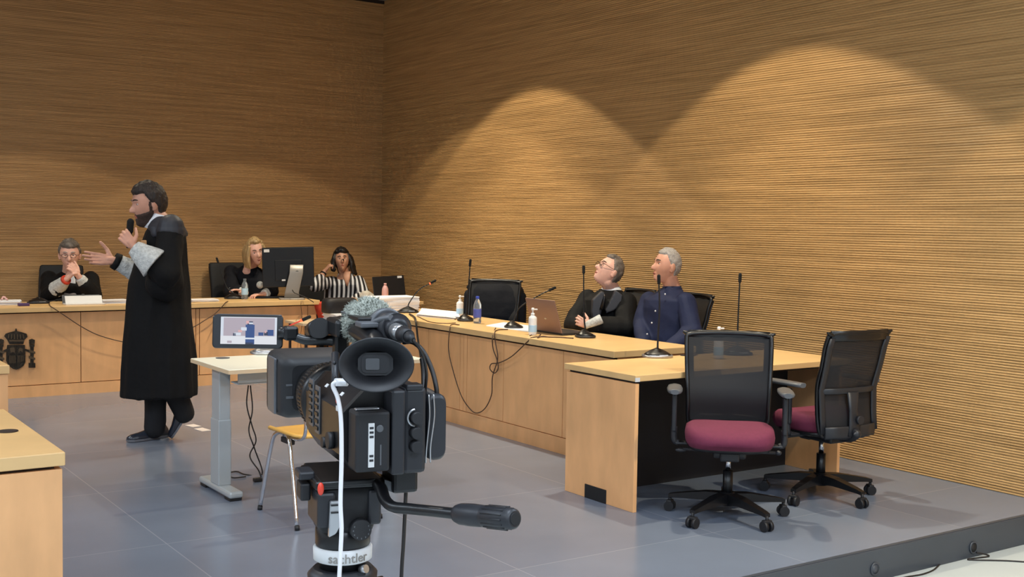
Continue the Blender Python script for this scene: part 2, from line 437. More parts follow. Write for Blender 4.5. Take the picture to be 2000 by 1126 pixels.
# ================================================================== DESKS
def panel_desk_x(t, x0, x1, Y, seams, z0=.1, z1=.715, depth=.02):
    xs = [x0]+seams+[x1]
    for a, c in zip(xs[:-1], xs[1:]):
        b = B(); bx(b, (a+.003, Y, z0+.004), (c-.003, Y+depth, z1), bev=.0015); obj('front_panel', b, 'beech', t)
JT = .77
t = thing('judges_bench', 'long beech judges bench with dark coat of arms on its front', 'desk', (2.7, 10.35, 0))
b = B(); bx(b, (.4, 10.30, JT-.043), (4.765, 11.0, JT), bev=.003); obj('worktop', b, 'beech_top', t)
panel_desk_x(t, .4, 4.755, 10.35, [1.48, 2.531, 3.55, 3.585, 4.66])
b = B(); bx(b, (.4, 10.345, 0), (4.755, 10.37, .098)); obj('plinth', b, 'beech', t)
b = B(); bx(b, (.42, 10.372, .0), (4.74, 10.385, JT-.044)); bx(b, (.42, 10.358, JT-.056), (4.74, 10.38, JT-.0435)); obj('backing', b, 'gap', t)
for q in ((4.735, 4.76), (.4, .42)):
    b = B(); bx(b, (q[0], 10.386, 0), (q[1], 10.98, JT-.044)); obj('end_panel', b, 'beech', t)

# coat of arms
E0 = ony(30, 690, 10.348); EF = frame((E0.x, 10.348, 0))
t = thing('coat_of_arms', 'dark bronze crowned coat of arms between two columns on the bench front', 'emblem', (E0.x, 10.348, .25))
YD = -.014
def P2(px, py): p = ony(px, py, 10.348); return (p.x-E0.x, p.z)
def outl(pts, d=.014, mi=0, b=None, y=0.): 
    prism(b, [P2(*q) for q in pts], -d, EF @ Matrix.Translation((0, y, 0)), mi)
b = B(); outl([(14, 673), (48, 673), (49, 690), (49, 706), (45, 714), (37, 719), (31, 721), (24, 719), (16, 713), (12, 704), (12, 690)], .016, b=b)
obj('shield', b, 'bronze', t)
b = B()
for q in (((15, 676), (30, 676), (30, 690), (15, 690)), ((32, 676), (46, 676), (46, 690), (32, 690)), ((15, 692), (30, 692), (30, 709), (16, 709)), ((32, 692), (46, 692), (46, 706), (40, 714), (32, 717))): outl(q, .005, b=b, y=-.016)
for i in range(5): outl([(17+i*2.6, 694), (18.2+i*2.6, 694), (18.2+i*2.6, 708), (17+i*2.6, 708)], .004, b=b, y=-.021, mi=1)
for i in range(4): outl([(34+i*3, 693+i*.6), (35.2+i*3, 693+i*.6), (35.2+i*3, 706-i), (34+i*3, 708-i)], .004, b=b, y=-.021, mi=1)
outl([(18, 679), (21, 677.5), (27, 677.5), (28, 688), (24, 686), (20, 688)], .005, b=b, y=-.021, mi=1); outl([(35, 688), (35, 681), (38, 678), (43, 680), (43, 688), (39, 684)], .005, b=b, y=-.021, mi=1)
obj('quarter', b, ['bronze', 'copper'], t)
b = B(); outl([(18, 671), (45, 671), (47, 663), (53, 657), (51, 651), (42, 648), (33, 646), (31.6, 641), (30.4, 641), (29, 646), (20, 648), (11, 651), (8, 656), (14, 663)], .018, b=b)
for i in range(6): outl([(14+i*6, 662-abs(i-2.5)*.8), (16+i*6, 662-abs(i-2.5)*.8), (17+i*5.6, 652), (15+i*5.6, 652)], .006, b=b, y=-.018, mi=1)
outl([(16, 663), (47, 663), (46, 666), (17, 666)], .006, b=b, y=-.018, mi=1)
obj('crown', b, ['bronze', 'copper'], t)
for cx in (62, 1.5):
    b = B()
    outl([(cx-3.4, 675), (cx+3.4, 675), (cx+3, 709), (cx-3, 709)], .014, b=b)
    outl([(cx-6, 708), (cx+6, 708), (cx+6.5, 717), (cx-6.5, 717)], .018, b=b); outl([(cx-5, 672), (cx+5, 672), (cx+4, 677), (cx-4, 677)], .018, b=b)
    outl([(cx-5, 671), (cx-5.5, 663), (cx, 661), (cx+5.5, 663), (cx+5, 671)], .015, b=b)
    outl([(cx-6, 682), (cx+6, 686), (cx+6, 690), (cx-6, 687)], .018, b=b, mi=1); outl([(cx-6, 694), (cx+6, 698), (cx+6, 702), (cx-6, 699)], .018, b=b, mi=1)
    s = -1 if cx > 30 else 1
    outl([(cx+s*5, 683), (cx+s*14, 680), (cx+s*14, 684), (cx+s*5, 688)], .012, b=b)
    obj('column', b, ['bronze', 'copper'], t)

# long side bench
LT = .747
t = thing('side_bench', 'long beech side bench along the ribbed wall, cables hanging down its front', 'desk', (4.9, 7.4, 0))
b = B(); bx(b, (4.58, 5.57, LT-.042), (5.28, 9.35, LT), bev=.003); obj('worktop', b, 'beech_top', t)
ys = [5.60, 6.13, 6.845, 7.34, 7.39, 7.44, 7.92, 8.6, 9.33]
for a, c in zip(ys[:-1], ys[1:]):
    b = B(); bx(b, (4.606, a+.003, .112), (4.626, c-.003, LT-.056), bev=.0015); obj('front_panel', b, 'beech', t)
b = B(); bx(b, (4.602, 5.60, 0), (4.626, 9.33, .108)); obj('plinth', b, 'beech', t)
b = B(); bx(b, (4.628, 5.61, 0), (4.64, 9.32, LT-.043)); bx(b, (4.612, 5.61, LT-.056), (4.64, 9.32, LT-.0425)); obj('backing', b, 'gap', t)
for y in (5.60, 9.305):
    b = B(); bx(b, (4.64, y, 0), (5.25, y+.025, LT-.043)); obj('end_panel', b, 'beech', t)

# front desk
FT = .738
FX0, FX1, FY0, FY1 = 3.975, 5.70, 4.65, 5.28
t = thing('front_desk', 'beech desk with dark knee space in front of the two burgundy chairs', 'desk', (4.85, 4.95, 0))
b = B(); bx(b, (FX0, FY0, FT-.034), (FX1, FY1, FT), bev=.003); obj('worktop', b, 'beech_top', t)
b = B(); bx(b, (FX0+.005, FY0+.004, 0), (FX0+.03, FY1-.02, FT-.046), bev=.0015); obj('side_panel', b, 'beech', t)
b = B(); bx(b, (FX1-.035, FY0+.05, 0), (FX1-.01, FY1-.02, FT-.046), bev=.0015); obj('side_panel', b, 'beech', t)
b = B(); bx(b, (FX0+.031, FY1-.16, .0), (FX1-.036, FY1-.14, FT-.04)); bx(b, (FX0+.02, FY0+.03, FT-.046), (FX1-.03, FY1-.03, FT-.035)); obj('modesty_panel', b, 'dark_inside', t, 'dark modesty panel in the knee space')
b = B(); bx(b, (FX0+.031, FY0+.02, .0), (FX0+.034, FY1-.165, FT-.047)); obj('inner_lining', b, 'dark_inside', t)
b = B(); bx(b, (FX0-.0005, 4.88, 0), (FX0+.006, 5.07, .078), bev=.003); obj('cable_cutout', b, 'black_matt', t, 'black cable cutout at the foot of the panel')
b = B(); bx(b, (FX0-.002, FY0-.002, FT-.034), (FX0+.03, FY0+.001, FT-.012)); obj('corner_sticker', b, 'label_white', t, 'small white sticker')
p = onz(1338, 694, FT)
b = B(); lathe(b, [(.03, 0), (.03, .004), (.02, .005)], frame((p.x, p.y, FT)), 20); obj('cable_grommet', b, 'black_matt', t)

# near desk at lower left
t = thing('near_desk', 'beech desk cut by the lower left corner of the view', 'desk', (.2, 4.4, 0))
b = B(); bx(b, (-1.2, 3.972, .70), (.920, 5.0, .745), bev=.003); obj('worktop', b, 'beech_top', t)
b = B(); bx(b, (-1.2, 3.980, 0), (.912, 4.005, .688), bev=.001); obj('front_panel', b, 'beech', t)
b = B(); bx(b, (.887, 4.007, 0), (.912, 4.98, .688)); obj('side_panel', b, 'beech', t)
b = B(); bx(b, (-1.2, 4.007, 0), (-1.17, 4.98, .688)); obj('side_panel', b, 'beech', t)
b = B(); bx(b, (-1.15, 3.995, .689), (.89, 4.9, .6995)); obj('backing', b, 'gap', t)
p = onz(15, 842, .745)
b = B(); lathe(b, [(.036, 0), (.036, .003), (.028, .004), (.0, .004)], frame((p.x, p.y, .745)), 24); obj('cable_grommet', b, 'gap', t)
t = thing('far_left_desk', 'beech desk at the left edge behind the near desk, only a corner showing', 'desk', (.2, 6.6, 0))
b = B(); bx(b, (-1.2, 6.48, .70), (1.222, 7.1, .745), bev=.003); obj('worktop', b, 'beech_top', t)
b = B(); bx(b, (-1.2, 6.49, 0), (1.215, 6.515, .698)); obj('front_panel', b, 'beech', t)
b = B(); bx(b, (1.19, 6.516, 0), (1.215, 7.08, .698)); obj('side_panel', b, 'beech', t)
b = B(); bx(b, (-1.2, 6.516, 0), (-1.17, 7.08, .698)); obj('side_panel', b, 'beech', t)

# return desk by the back corner
t = thing('corner_desk', 'small beech desk in the back corner in front of the woman in stripes', 'desk', (5.35, 10.2, 0))
b = B(); bx(b, (4.98, 9.94, .725), (5.72, 10.62, .76), bev=.003); obj('worktop', b, 'beech_top', t)
b = B(); bx(b, (5.0, 9.97, 0), (5.70, 9.99, .724)); obj('front_panel', b, 'beech', t)
b = B(); bx(b, (5.68, 9.992, 0), (5.70, 10.6, .724)); obj('side_panel', b, 'beech', t)
b = B(); bx(b, (5.0, 9.992, 0), (5.02, 10.6, .724)); obj('side_panel', b, 'beech', t)

# pale table
TT = .73
A0 = V((2.2, 5.89, 0))
t = thing('adjustable_table', 'small pale table on grey column legs standing in the middle of the floor', 'table', (2.8, 6.2, 0))
b = B(); bx(b, (2.2, 5.89, TT-.025), (3.4, 6.50, TT), bev=.003, mi=0); obj('tabletop', b, 'white_top', t)
b = B(); bx(b, (2.199, 5.888, TT-.024), (3.401, 5.8905, TT-.003)); bx(b, (2.1985, 5.888, TT-.024), (2.2005, 6.5, TT-.003)); obj('edge_band', b, 'pale_edge', t)
for x in (2.235, 3.29):
    b = B(); bx(b, (x, 6.14, .05), (x+.075, 6.27, .42), bev=.006); bx(b, (x+.005, 6.145, .40), (x+.07, 6.265, TT-.025), bev=.005); obj('leg', b, 'grey_metal', t)
    b = B(); bx(b, (x-.005, 5.955, .016), (x+.075, 6.45, .052), bev=.012); obj('foot', b, 'grey_metal', t)
    for y in (5.965, 6.355):
        b = B(); bx(b, (x, y, .0), (x+.07, y+.085, .018), bev=.004); obj('rubber_pad', b, 'black_rubber', t)
b = B(); bx(b, (2.31, 6.04, .63), (3.29, 6.05, TT-.03)); bx(b, (2.31, 6.04, .625), (3.29, 6.15, .632)); obj('cable_tray', b, 'grey_metal', t)
b = B()
for x in (2.62, 2.66, 2.74): bx(b, (x, 6.0385, .66), (x+.006, 6.0405, .685))
obj('tray_slot', b, 'black_matt', t)
for (px, py) in ((435, 699), (600, 691)):
    p = onz(px, py, TT); b = B(); lathe(b, [(.04, 0), (.04, .003), (.03, .004), (.0, .004)], frame((p.x, p.y, TT)), 24); obj('cable_grommet', b, 'mgrey', t)
# hanging cables under it
b = B(); q = [W(x, y, 6.62) for x, y in ((485, 752), (482, 790), (492, 830), (500, 860), (488, 890), (505, 918))]
tube(b, q+[onz(510, 932, .006)], .004)
q = [W(x, y, 6.60) for x, y in ((489, 752), (493, 800), (486, 840), (497, 875))] + [onz(x, y, .006) for x, y in ((512, 925), (480, 926), (462, 920), (445, 924), (455, 932), (480, 930))]
tube(b, q, .004); p = onz(503, 936, .012); box(b, p, (.05, .03, .022), frame((0, 0, 0)), .005)
solo('table_cable', b, 'cable', 'two black cables dangling under the pale table onto the floor', 'cable')
# tape marks on the floor
for (a, c, lab) in (((370, 829), (385, 833), 'left one of the two white tape scraps on the floor behind the pale table'), ((387, 836), (404, 841), 'right one of the two white tape scraps on the floor behind the pale table')):
    p, q = onz(*a), onz(*c); m_ = (p+q)/2; d = q-p
    b = B(); box(b, (0, 0, .001), (d.length, .07, .002), Matrix.Translation(m_) @ Matrix.Rotation(math.atan2(d.y, d.x), 4, 'Z'))
    solo('floor_tape', b, 'tape', lab, 'tape')

# ================================================================== CHAIRS
def office_chair(label, mx, seatmat='burgundy', group=None, arms=True, net='net', dzb=-.035, low=0.):
    t = thing('office_chair', label, 'chair', mx=mx, group=group)
    L = lambda n, b, m_, lab=None, par=None: obj(n, b, m_, par or t, lab, local=True)
    # seat cushion
    b = B(); rings = []
    for z, s in ((.392, .80), (.397, .93), (.42, .985), (.45, 1.0), (.475, .97), (.49, .88), (.497, .6), (.499, .2)):
        rr = ering((0, .03, z), (.232*s, 0, 0), (0, .220*s, 0), 40, 3.2)
        for p in rr:
            p.z += .012*(abs(p.x)/.245)**2*(z > .45) - .03*max(0, (p.y-.12)/.13)**2*(z > .43)
        rings.append(rr)
    loft(b, rings); L('seat', b, seatmat)
    b = B(); loft(b, [ering((0, .01, z), (.225*s, 0, 0), (0, .21*s, 0), 32, 3) for z, s in ((.372, .8), (.38, .95), (.402, 1))]); L('seat_shell', b, 'black')
    b = B(); box(b, (0, -.02, .355), (.17, .26, .045), bev=.012); box(b, (0, .09, .345), (.10, .08, .05), bev=.01)
    cyl(b, (-.24, .03, .36), (.24, .03, .36), .008); ell(b, (-.255, .03, .36), (.017, .013, .013)); ell(b, (.25, .03, .355), (.03, .013, .011)); L('tilt_mechanism', b, 'dgrey')
    # lift
    b = B(); cyl(b, (0, 0, .11), (0, 0, .25), .026); cyl(b, (0, 0, .25), (0, 0, .335), .014, mi=1); L('gas_lift', b, ['black', 'chrome'])
    for k in range(5):
        a = math.radians(90+72*k+36); d = V((math.cos(a), math.sin(a), 0)); s = V((-d.y, d.x, 0))
        b = B(); loft(b, [[d*r + s*w + V((0, 0, z0)), d*r + s*w + V((0, 0, z1)), d*r - s*w + V((0, 0, z1)), d*r - s*w + V((0, 0, z0))] for r, w, z0, z1 in ((.01, .032, .075, .135), (.12, .026, .085, .13), (.29, .018, .078, .10), (.32, .016, .074, .092))])
        for f in b.faces: f.smooth = False
        leg = L('base_arm', b, 'black')
        b = B(); q = d*.315
        cyl(b, q+V((0, 0, .045)), q+V((0, 0, .08)), .008)
        for sg in (-1, 1): cyl(b, q+s*sg*.008+V((0, 0, .027)), q+s*sg*.026+V((0, 0, .027)), .027, n=20)
        box(b, (0, 0, 0), (.03, .05, .02), Matrix.Translation(q+V((0, 0, .05))) @ Matrix.Rotation(a, 4, 'Z'), .006)
        L('caster', b, 'black_rubber', par=leg)
    b = B(); lathe(b, [(.045, .07), (.048, .12), (.035, .14)], None, 24); L('hub', b, 'black')
    # backrest : surface function
    def bp(u, z, off=0.):
        w = .212 + .016*sstep(.5, .95, z)
        y = -.225 - .045*((z-.46)/.5)**2*1.0 - .02*sstep(.85, .99, z) + .03*math.exp(-((z-.66)/.09)**2) - .04*u*u*-1
        return V((u*w, y - .0 + off, z + dzb*sstep(.4, .6, z) - low*sstep(.75, .5, z)))
    b = B(); zs = [.50+i*.465/14 for i in range(15)]; us = [-1+i*2/12 for i in range(13)]
    g = [[b.verts.new(bp(u, z)) for u in us] for z in zs]
    for i in range(14):
        for j in range(12):
            f = b.faces.new((g[i][j], g[i][j+1], g[i+1][j+1], g[i+1][j])); f.smooth = True
    L('backrest_mesh', b, net)
    b = B(); path = [bp(-.92, .475)] + [bp(-1, z) for z in (.52, .6, .7, .8, .9, .95)] + [bp(-.95, .978), bp(-.5, .985), bp(0, .987), bp(.5, .985), bp(.95, .978)] + [bp(1, z) for z in (.95, .9, .8, .7, .6, .52)] + [bp(.92, .475), bp(.4, .46), bp(-.4, .46)]
    tube(b, path, .012, 8, closed=True, k=4)
    loft(b, [ering(bp(u, .972, -.006), (.0, .008, 0), (0, 0, .03), 12, 2.5) for u in (-.96, -.5, 0, .5, .96)])
    for sg in (-1, 1): tube(b, [bp(sg*.9, .975), bp(sg*1.02, .985, -.008), bp(sg*1.09, .992, -.015)], [.014, .012, .006], 8)
    L('backrest_frame', b, 'black')
    b = B()
    loft(b, [ering(bp(u, .675, -.016), (0, .007, 0), (0, 0, .017), 10, 3) for u in (-.98, -.5, 0, .5, .98)])
    loft(b, [ering(bp(u, .495, -.016), (0, .008, 0), (0, 0, .035), 10, 3) for u in (-.9, -.5, 0, .5, .9)])
    for sg in (-1, 1): loft(b, [ering(bp(sg*.93, z, -.016), (.022, 0, 0), (0, .007, 0), 10, 3) for z in (.49, .58, .68, .8, .9, .96)])
    loft(b, [ering(bp(0, z, -.02), (w, 0, 0), (0, .010, 0), 10, 3) for z, w in ((.47, .05), (.54, .04), (.6, .03), (.67, .045))])
    cyl(b, bp(0.12, .56, -.03), bp(.12, .56, -.05), .024)
    tube(b, [V((0, -.06, .36)), V((0, -.2, .37)), V((0, -.262, .40)), bp(0, .5, -.02)], [.022, .024, .022], 8)
    L('lumbar_frame', b, 'dgrey')
    if arms:
        for sg in (-1, 1):
            b = B(); box(b, (sg*.20, -.02, .385), (.16, .05, .012), bev=.004); tube(b, [V((sg*.26, -.02, .385)), V((sg*.285, -.02, .40)), V((sg*.288, -.02, .47))], [.015, .018, .018]); box(b, (sg*.288, -.02, .545), (.026, .05, .2), bev=.008)
            par = L('armrest_post', b, 'dgrey')
            b = B(); loft(b, [ering((sg*(.288), y, .672), (w, 0, 0), (0, 0, .013), 14, 2.6) for y, w in ((-.135, .02), (-.12, .036), (-.04, .042), (.06, .040), (.10, .034), (.115, .02))]); L('arm_pad', b, 'mgrey', par=par)
    return t
g_ch = 'mesh back office chairs with burgundy seats'
chA = office_chair('burgundy office chair facing the camera, nearest on the platform', frame((4.350, 4.325, 0), 222))
chB = office_chair('burgundy office chair at the right seen from behind, turned to the front desk', frame((5.165, 4.40, 0), 4), net='net_dense', dzb=-.02, low=.075)
for c in chB.children:
    pass
ch3 = office_chair('black mesh chair under the seated robed man at the side bench', frame((5.66, 6.92, 0), 280), 'black_matt', net='net_dense', arms=False, dzb=.045)
ch4 = dup(ch3, frame((5.68, 6.33, 0), 282), 'black mesh chair under the seated man in the navy shirt')
ch5 = dup(ch3, frame((5.46, 8.375, 0), 228), 'empty black mesh chair with a jacket over its back at the side bench')
# jacket over ch5
JM = frame((5.46, 8.375, 0), 228)
b = B(); rings = []
for z, w, y0, y1 in ((.60, .255, -.31, -.19), (.72, .262, -.33, -.18), (.85, .262, -.36, -.20), (.95, .25, -.37, -.23), (.995, .22, -.365, -.26), (1.01, .14, -.35, -.29)):
    rings.append(ering((0, (y0+y1)/2, z), (w, 0, 0), (0, abs(y1-y0)/2, 0), 36, 3.5))
loft(b, rings); cap(b, (.21, -.32, .99), (.27, -.33, .965), .035, .02); cap(b, (.24, -.27, .9), (.25, -.24, .6), .045, .04); cap(b, (-.24, -.27, .9), (-.25, -.24, .62), .045, .04)
b = remesh(b, .012, 2, (.006, 6, (1, 1, .4))); b.transform(JM)
solo('draped_jacket', b, 'navy_robe', 'dark navy jacket draped over the empty chair back', 'jacket')

def panel_chair(label, mx, w=.46, top=1.02):
    t = thing('high_back_chair', label, 'chair', mx=mx)
    b = B(); rings = [ering((0, -.24-.08*((z-.45)/.55)**2, z), (w/2*s, 0, 0), (0, .035, 0), 28, 5) for z, s in ((.44, .8), (.47, .95), (.6, 1), (.8, 1), (top-.05, 1), (top-.01, .97), (top, .9))]
    loft(b, rings); obj('backrest', b, 'black_matt', t, local=True)
    b = B(); loft(b, [ering((0, 0, z), (.24*s, 0, 0), (0, .24*s, 0), 28, 4) for z, s in ((.42, .9), (.44, 1), (.49, 1), (.51, .9))]); obj('seat', b, 'black_matt', t, local=True)
    b = B(); cyl(b, (0, 0, .08), (0, 0, .42), .025); obj('gas_lift', b, 'black', t, local=True)
    for k in range(5):
        a = 2*PI*k/5; d = V((math.cos(a), math.sin(a), 0)); b = B(); tube(b, [V((0, 0, .10)), d*.16+V((0, 0, .09)), d*.29+V((0, 0, .065))], [.022, .018, .012], 8); leg = obj('base_arm', b, 'black', t, local=True)
        b = B(); cyl(b, d*.29+V((-.02, 0, .028)), d*.29+V((.02, 0, .028)), .028); obj('caster', b, 'black_rubber', leg, local=True)
    return t
p1 = W(112, 560, 11.05); p2 = W(446, 560, 11.95); p3 = W(645, 580, 12.32)
panel_chair('black high back chair of the man with clasped hands', frame((p1.x-.07, 11.28, 0), 200), w=.40, top=1.075)
panel_chair('black high back chair of the blonde woman, left of her', frame((p2.x+.06, 11.26, 0), 178), w=.46, top=1.09)
panel_chair('black high back chair of the woman in stripes', frame((5.25, 11.3, 0), 190), w=.46, top=.93)

# stacking chair behind the camcorder
t = thing('stacking_chair', 'yellow plywood seat chair with chrome legs behind the camcorder', 'chair', (2.54, 5.50, 0))
b = B(); rings = []
def seat_ring(z, s): return [V((2.54+x*s, 5.49+y*s, z - .012*math.cos(x*7)*1 - .02*max(0, (y-.1)/.1)**2 + .0)) for x, y in rrect(.44, .42, .07, 5)]
loft(b, [seat_ring(.448, .97), seat_ring(.452, 1), seat_ring(.462, 1), seat_ring(.466, .97)]); obj('seat', b, 'yellow_ply', t)
b = B(); loft(b, [[V((2.54+x*s, 5.27-.02-z*.1+dy-.03*(x/.2)**2*-1, .70+z)) for x, z in rrect(.40, .19, .06, 5)] for dy, s in ((0, .98), (.003, 1), (.011, 1), (.014, .98))]); obj('backrest', b, 'yellow_ply', t)
for sx in (-1, 1):
    x = 2.54+sx*.19
    b = B(); tube(b, [V((x+sx*.04, 5.72, .012)), V((x+sx*.02, 5.62, .36)), V((x+sx*.01, 5.57, .43)), V((x, 5.50, .442))], .0105, 10); lg = obj('leg', b, 'chrome', t)
    b = B(); cyl(b, V((x+sx*.04, 5.722, 0)), V((x+sx*.04, 5.718, .022)), .013); obj('rubber_foot', b, 'black_rubber', lg)
    b = B(); tube(b, [V((x+sx*.04, 5.24, .012)), V((x+sx*.02, 5.37, .36)), V((x+sx*.01, 5.42, .43)), V((x, 5.49, .442))], .0105, 10); lg = obj('leg', b, 'chrome', t)
    b = B(); cyl(b, V((x+sx*.04, 5.238, 0)), V((x+sx*.04, 5.242, .022)), .013); obj('rubber_foot', b, 'black_rubber', lg)
    b = B(); tube(b, [V((x, 5.5, .43)), V((x, 5.3, .44)), V((x, 5.235, .50)), V((x, 5.25, .68)), V((x, 5.262, .75))], .0095, 10); obj('back_support', b, 'chrome', t)
b = B(); cyl(b, V((2.36, 5.5, .432)), V((2.72, 5.5, .432)), .009); box(b, (2.37, 5.50, .40), (.03, .12, .03), bev=.006); obj('crossbar', b, 'black_rubber', t)
# ================================================================== CONFERENCE MICROPHONES
def conf_mic(label, p, tip_path, az=0., lit=False, base_col='black', rim='dgrey', btn=True, s=1.1, stem='black'):
    """p: point under the base; tip_path: world points from stem root to the head"""
    t = thing('conference_microphone', label, 'microphone', p, az)
    FM = frame(p, az)
    b = B(); loft(b, [ering((0, 0, z), (.085*s*k, 0, 0), (0, .065*s*k, 0), 28, 2.8) for z, k in ((0, .9), (.004, 1), (.012, 1), (.016, .96))]); b.transform(FM); obj('base', b, rim, t)
    b = B(); loft(b, [ering((0, dy, z), (.078*s*k, 0, 0), (0, .06*s*k2, 0), 28, 2.5) for z, k, k2, dy in ((.014, 1, 1, 0), (.026, .85, .8, .004), (.040, .55, .5, .01), (.050, .25, .25, .012), (.056, .10, .12, .012))]); b.transform(FM); obj('top_cover', b, base_col, t)
    if btn:
        b = B(); box(b, (.02*s, -.045*s, .0245), (.055, .03, .004), bev=.002); b.transform(FM @ Matrix.Rotation(.12, 4, 'X')); obj('talk_button', b, 'silver', t)
    root = V(p)+V((0, 0, .05))
    path = [root]+[V(q) for q in tip_path]
    b = B(); sp = smooth_path(path, 10); tube(b, sp, [.0065, .0050, .0045], 8, sm=False); obj('gooseneck', b, stem, t)
    d = (sp[-1]-sp[-3]).normalized(); e = sp[-1]
    b = B(); cap(b, e, e+d*.042, .0105, .0105); h = obj('microphone_head', b, 'foam', t)
    if lit:
        b = B(); cyl(b, e-d*.016, e-d*.002, .0085); obj('light_ring', b, 'red_light', t, 'glowing red ring')
    return t
def mic_at(label, px, py, z, path_px, **k):
    p = onz(px, py, z); D = (p-EYE).dot(FW)
    path = []
    for q in path_px:
        path.append(W(q[0], q[1], D+(q[2] if len(q) > 2 else 0)))
    return conf_mic(label, p, path, **k)
mic_at('desk microphone with a glowing red ring at the far end of the side bench', 797, 610, LT, [(800, 590), (818, 566), (842, 552, .0)], az=20, lit=True)
mic_at('upright desk microphone beside the blue capped bottle', 910, 626, LT, [(912, 590), (916, 545), (918, 518)], az=-60)
mic_at('desk microphone leaning right in front of the laptop', 1003, 640, LT, [(1003, 625), (1015, 600), (1050, 578), (1074, 566)], az=-60)
mic_at('upright desk microphone in front of the seated robed man', 1143, 658, LT, [(1141, 620), (1140, 570), (1140, 532)], az=-60)
mic_at('silver based desk microphone on the front desk, before the man in navy', 1284, 697, FT, [(1285, 660), (1288, 600), (1287, 552)], az=25, rim='silver')
mic_at('upright desk microphone behind the nearest burgundy chair', 1440, 692, FT, [(1441, 640), (1443, 590), (1445, 549)], az=25)
mic_at('silver based desk microphone with a red lit stem on the pale table', 525, 690, TT, [(535, 672), (560, 640), (592, 624)], az=20, base_col='silver', rim='silver', s=1.3, lit=True, stem='red_plastic')
mic_at('low black desk microphone beside the man with clasped hands', 75, 592, JT, [(90, 588), (110, 586)], az=0)
mic_at('black desk microphone with thin stem before the blonde woman', 457, 583, JT, [(443, 560), (432, 530), (426, 512)], az=0)

# ================================================================== BOTTLES
def pump_bottle(label, p, h=.155, az=0):
    t = thing('pump_bottle', label, 'bottle', p, az); FM = frame(p, az)
    b = B(); lathe(b, [(.024, 0), (.029, .004), (.030, .02), (.030, h*.60), (.028, h*.66), (.016, h*.71), (.013, h*.73)], FM, 28); obj('bottle_body', b, 'white_plastic', t)
    b = B(); lathe(b, [(.0305, h*.12), (.0306, h*.13), (.0306, h*.36), (.0305, h*.37)], FM, 28); obj('bottle_label', b, 'pale_blue', t)
    b = B(); lathe(b, [(.014, h*.72), (.014, h*.80), (.006, h*.82), (.005, h*.9), (.012, h*.91), (.012, h*.96), (.008, h)], FM, 20); bx(b, (.0, -.006, h*.915), (.036, .006, h*.965), FM, .003); obj('pump_head', b, 'white_plastic', t)
    return t
pump_bottle('white hand gel pump bottle at the left of the empty chair, furthest of its kind', onz(898, 617, LT), .178, 10)
pump_bottle('white hand gel pump bottle in front of the brown laptop', onz(1040, 654, LT), .195, 10)
pump_bottle('white hand gel pump bottle seen through the net of the nearest burgundy chair', onz(1403, 700, FT), .195, 10)
def water_bottle(label, p, h, cap_m, lab_m, body='clear', n='water_bottle'):
    t = thing(n, label, 'bottle', p); FM = frame(p)
    b = B(); lathe(b, [(.026, 0), (.031, .006), (.032, .02), (.029, h*.3), (.031, h*.34), (.032, h*.55), (.031, h*.68), (.022, h*.80), (.013, h*.88), (.012, h*.93)], FM, 28); obj('bottle_body', b, body, t)
    b = B(); lathe(b, [(.0325, h*.22), (.0327, h*.23), (.0327, h*.52), (.0325, h*.53)], FM, 28); obj('bottle_label', b, lab_m, t)
    b = B(); lathe(b, [(.0145, h*.9), (.0145, h*.99), (.012, h)], FM, 20); obj('bottle_cap', b, cap_m, t)
    return t
water_bottle('clear water bottle with blue cap before the empty chair', onz(932, 631, LT), .215, 'blue_cap', 'blue_label')
water_bottle('clear water bottle before the blonde woman', onz(478, 584, JT), .20, 'clear', 'pale_blue')
p = onz(752, 587, .76); water_bottle('small pale pink bottle on the corner desk', p, .175, 'pink', 'pink', 'pink', 'drink_bottle')

# ================================================================== PAPERS
def papers(label, corners, z, h, m_='paper', n=5, cat='papers', jit=.012, name='paper_stack'):
    """corners: world xy corners of the pile on its surface"""
    P = [V((p[0], p[1], 0)) for p in corners]; c = sum(P, V())/len(P); b = B()
    for i in range(n):
        a = random.uniform(-.06, .06); o = V((random.uniform(-jit, jit), random.uniform(-jit, jit), 0))
        z0 = z + h*i/n; z1 = z+h*(i+1)/n - .0004
        q = [c+o+Matrix.Rotation(a, 3, 'Z') @ (p-c) for p in P]
        loft(b, [[V((v.x, v.y, z0)) for v in q], [V((v.x, v.y, z1)) for v in q]])
        for f in b.faces: f.smooth = False
    return solo(name, b, m_, label, cat)
def rectc(p, w, d, az=0): m_ = frame(p, az); return [tuple((m_ @ V((x*w/2, y*d/2, 0)))[:2]) for x, y in ((-1, -1), (1, -1), (1, 1), (-1, 1))]
papers('loose white sheets at the far end of the side bench behind the pump bottle', [tuple(onz(x, y, LT)[:2]) for x, y in ((815, 617), (893, 624), (893, 613), (828, 606))], LT, .022, n=6)
papers('white sheets under the leaning microphone before the laptop', [tuple(onz(x, y, LT)[:2]) for x, y in ((950, 636), (1030, 648), (1045, 638), (985, 630))], LT, .005, n=2)
papers('tall white stack of files at the far end of the side bench', rectc((4.93, 9.16, 0), .44, .26), LT, .125, n=12, jit=.006)
p = onz(8, 594, JT); papers('white papers at the left edge of the judges bench', rectc(p, .26, .2, 10), JT, .035, n=6)
p = onz(222, 591, JT); papers('white papers on the judges bench just left of the standing man', rectc(p, .24, .18, 0), JT, .03, n=6)
p = onz(396, 588, JT); papers('white papers on the judges bench just right of the standing man', rectc(p, .26, .16, 0), JT, .022, n=5)
p = onz(46, 597, JT); b = B(); box(b, (0, 0, .012), (.09, .06, .024), frame((p.x, p.y, JT)), .006)
solo('spectacle_case', b, 'purple', 'small dark purple case beside the papers at the left edge', 'case')
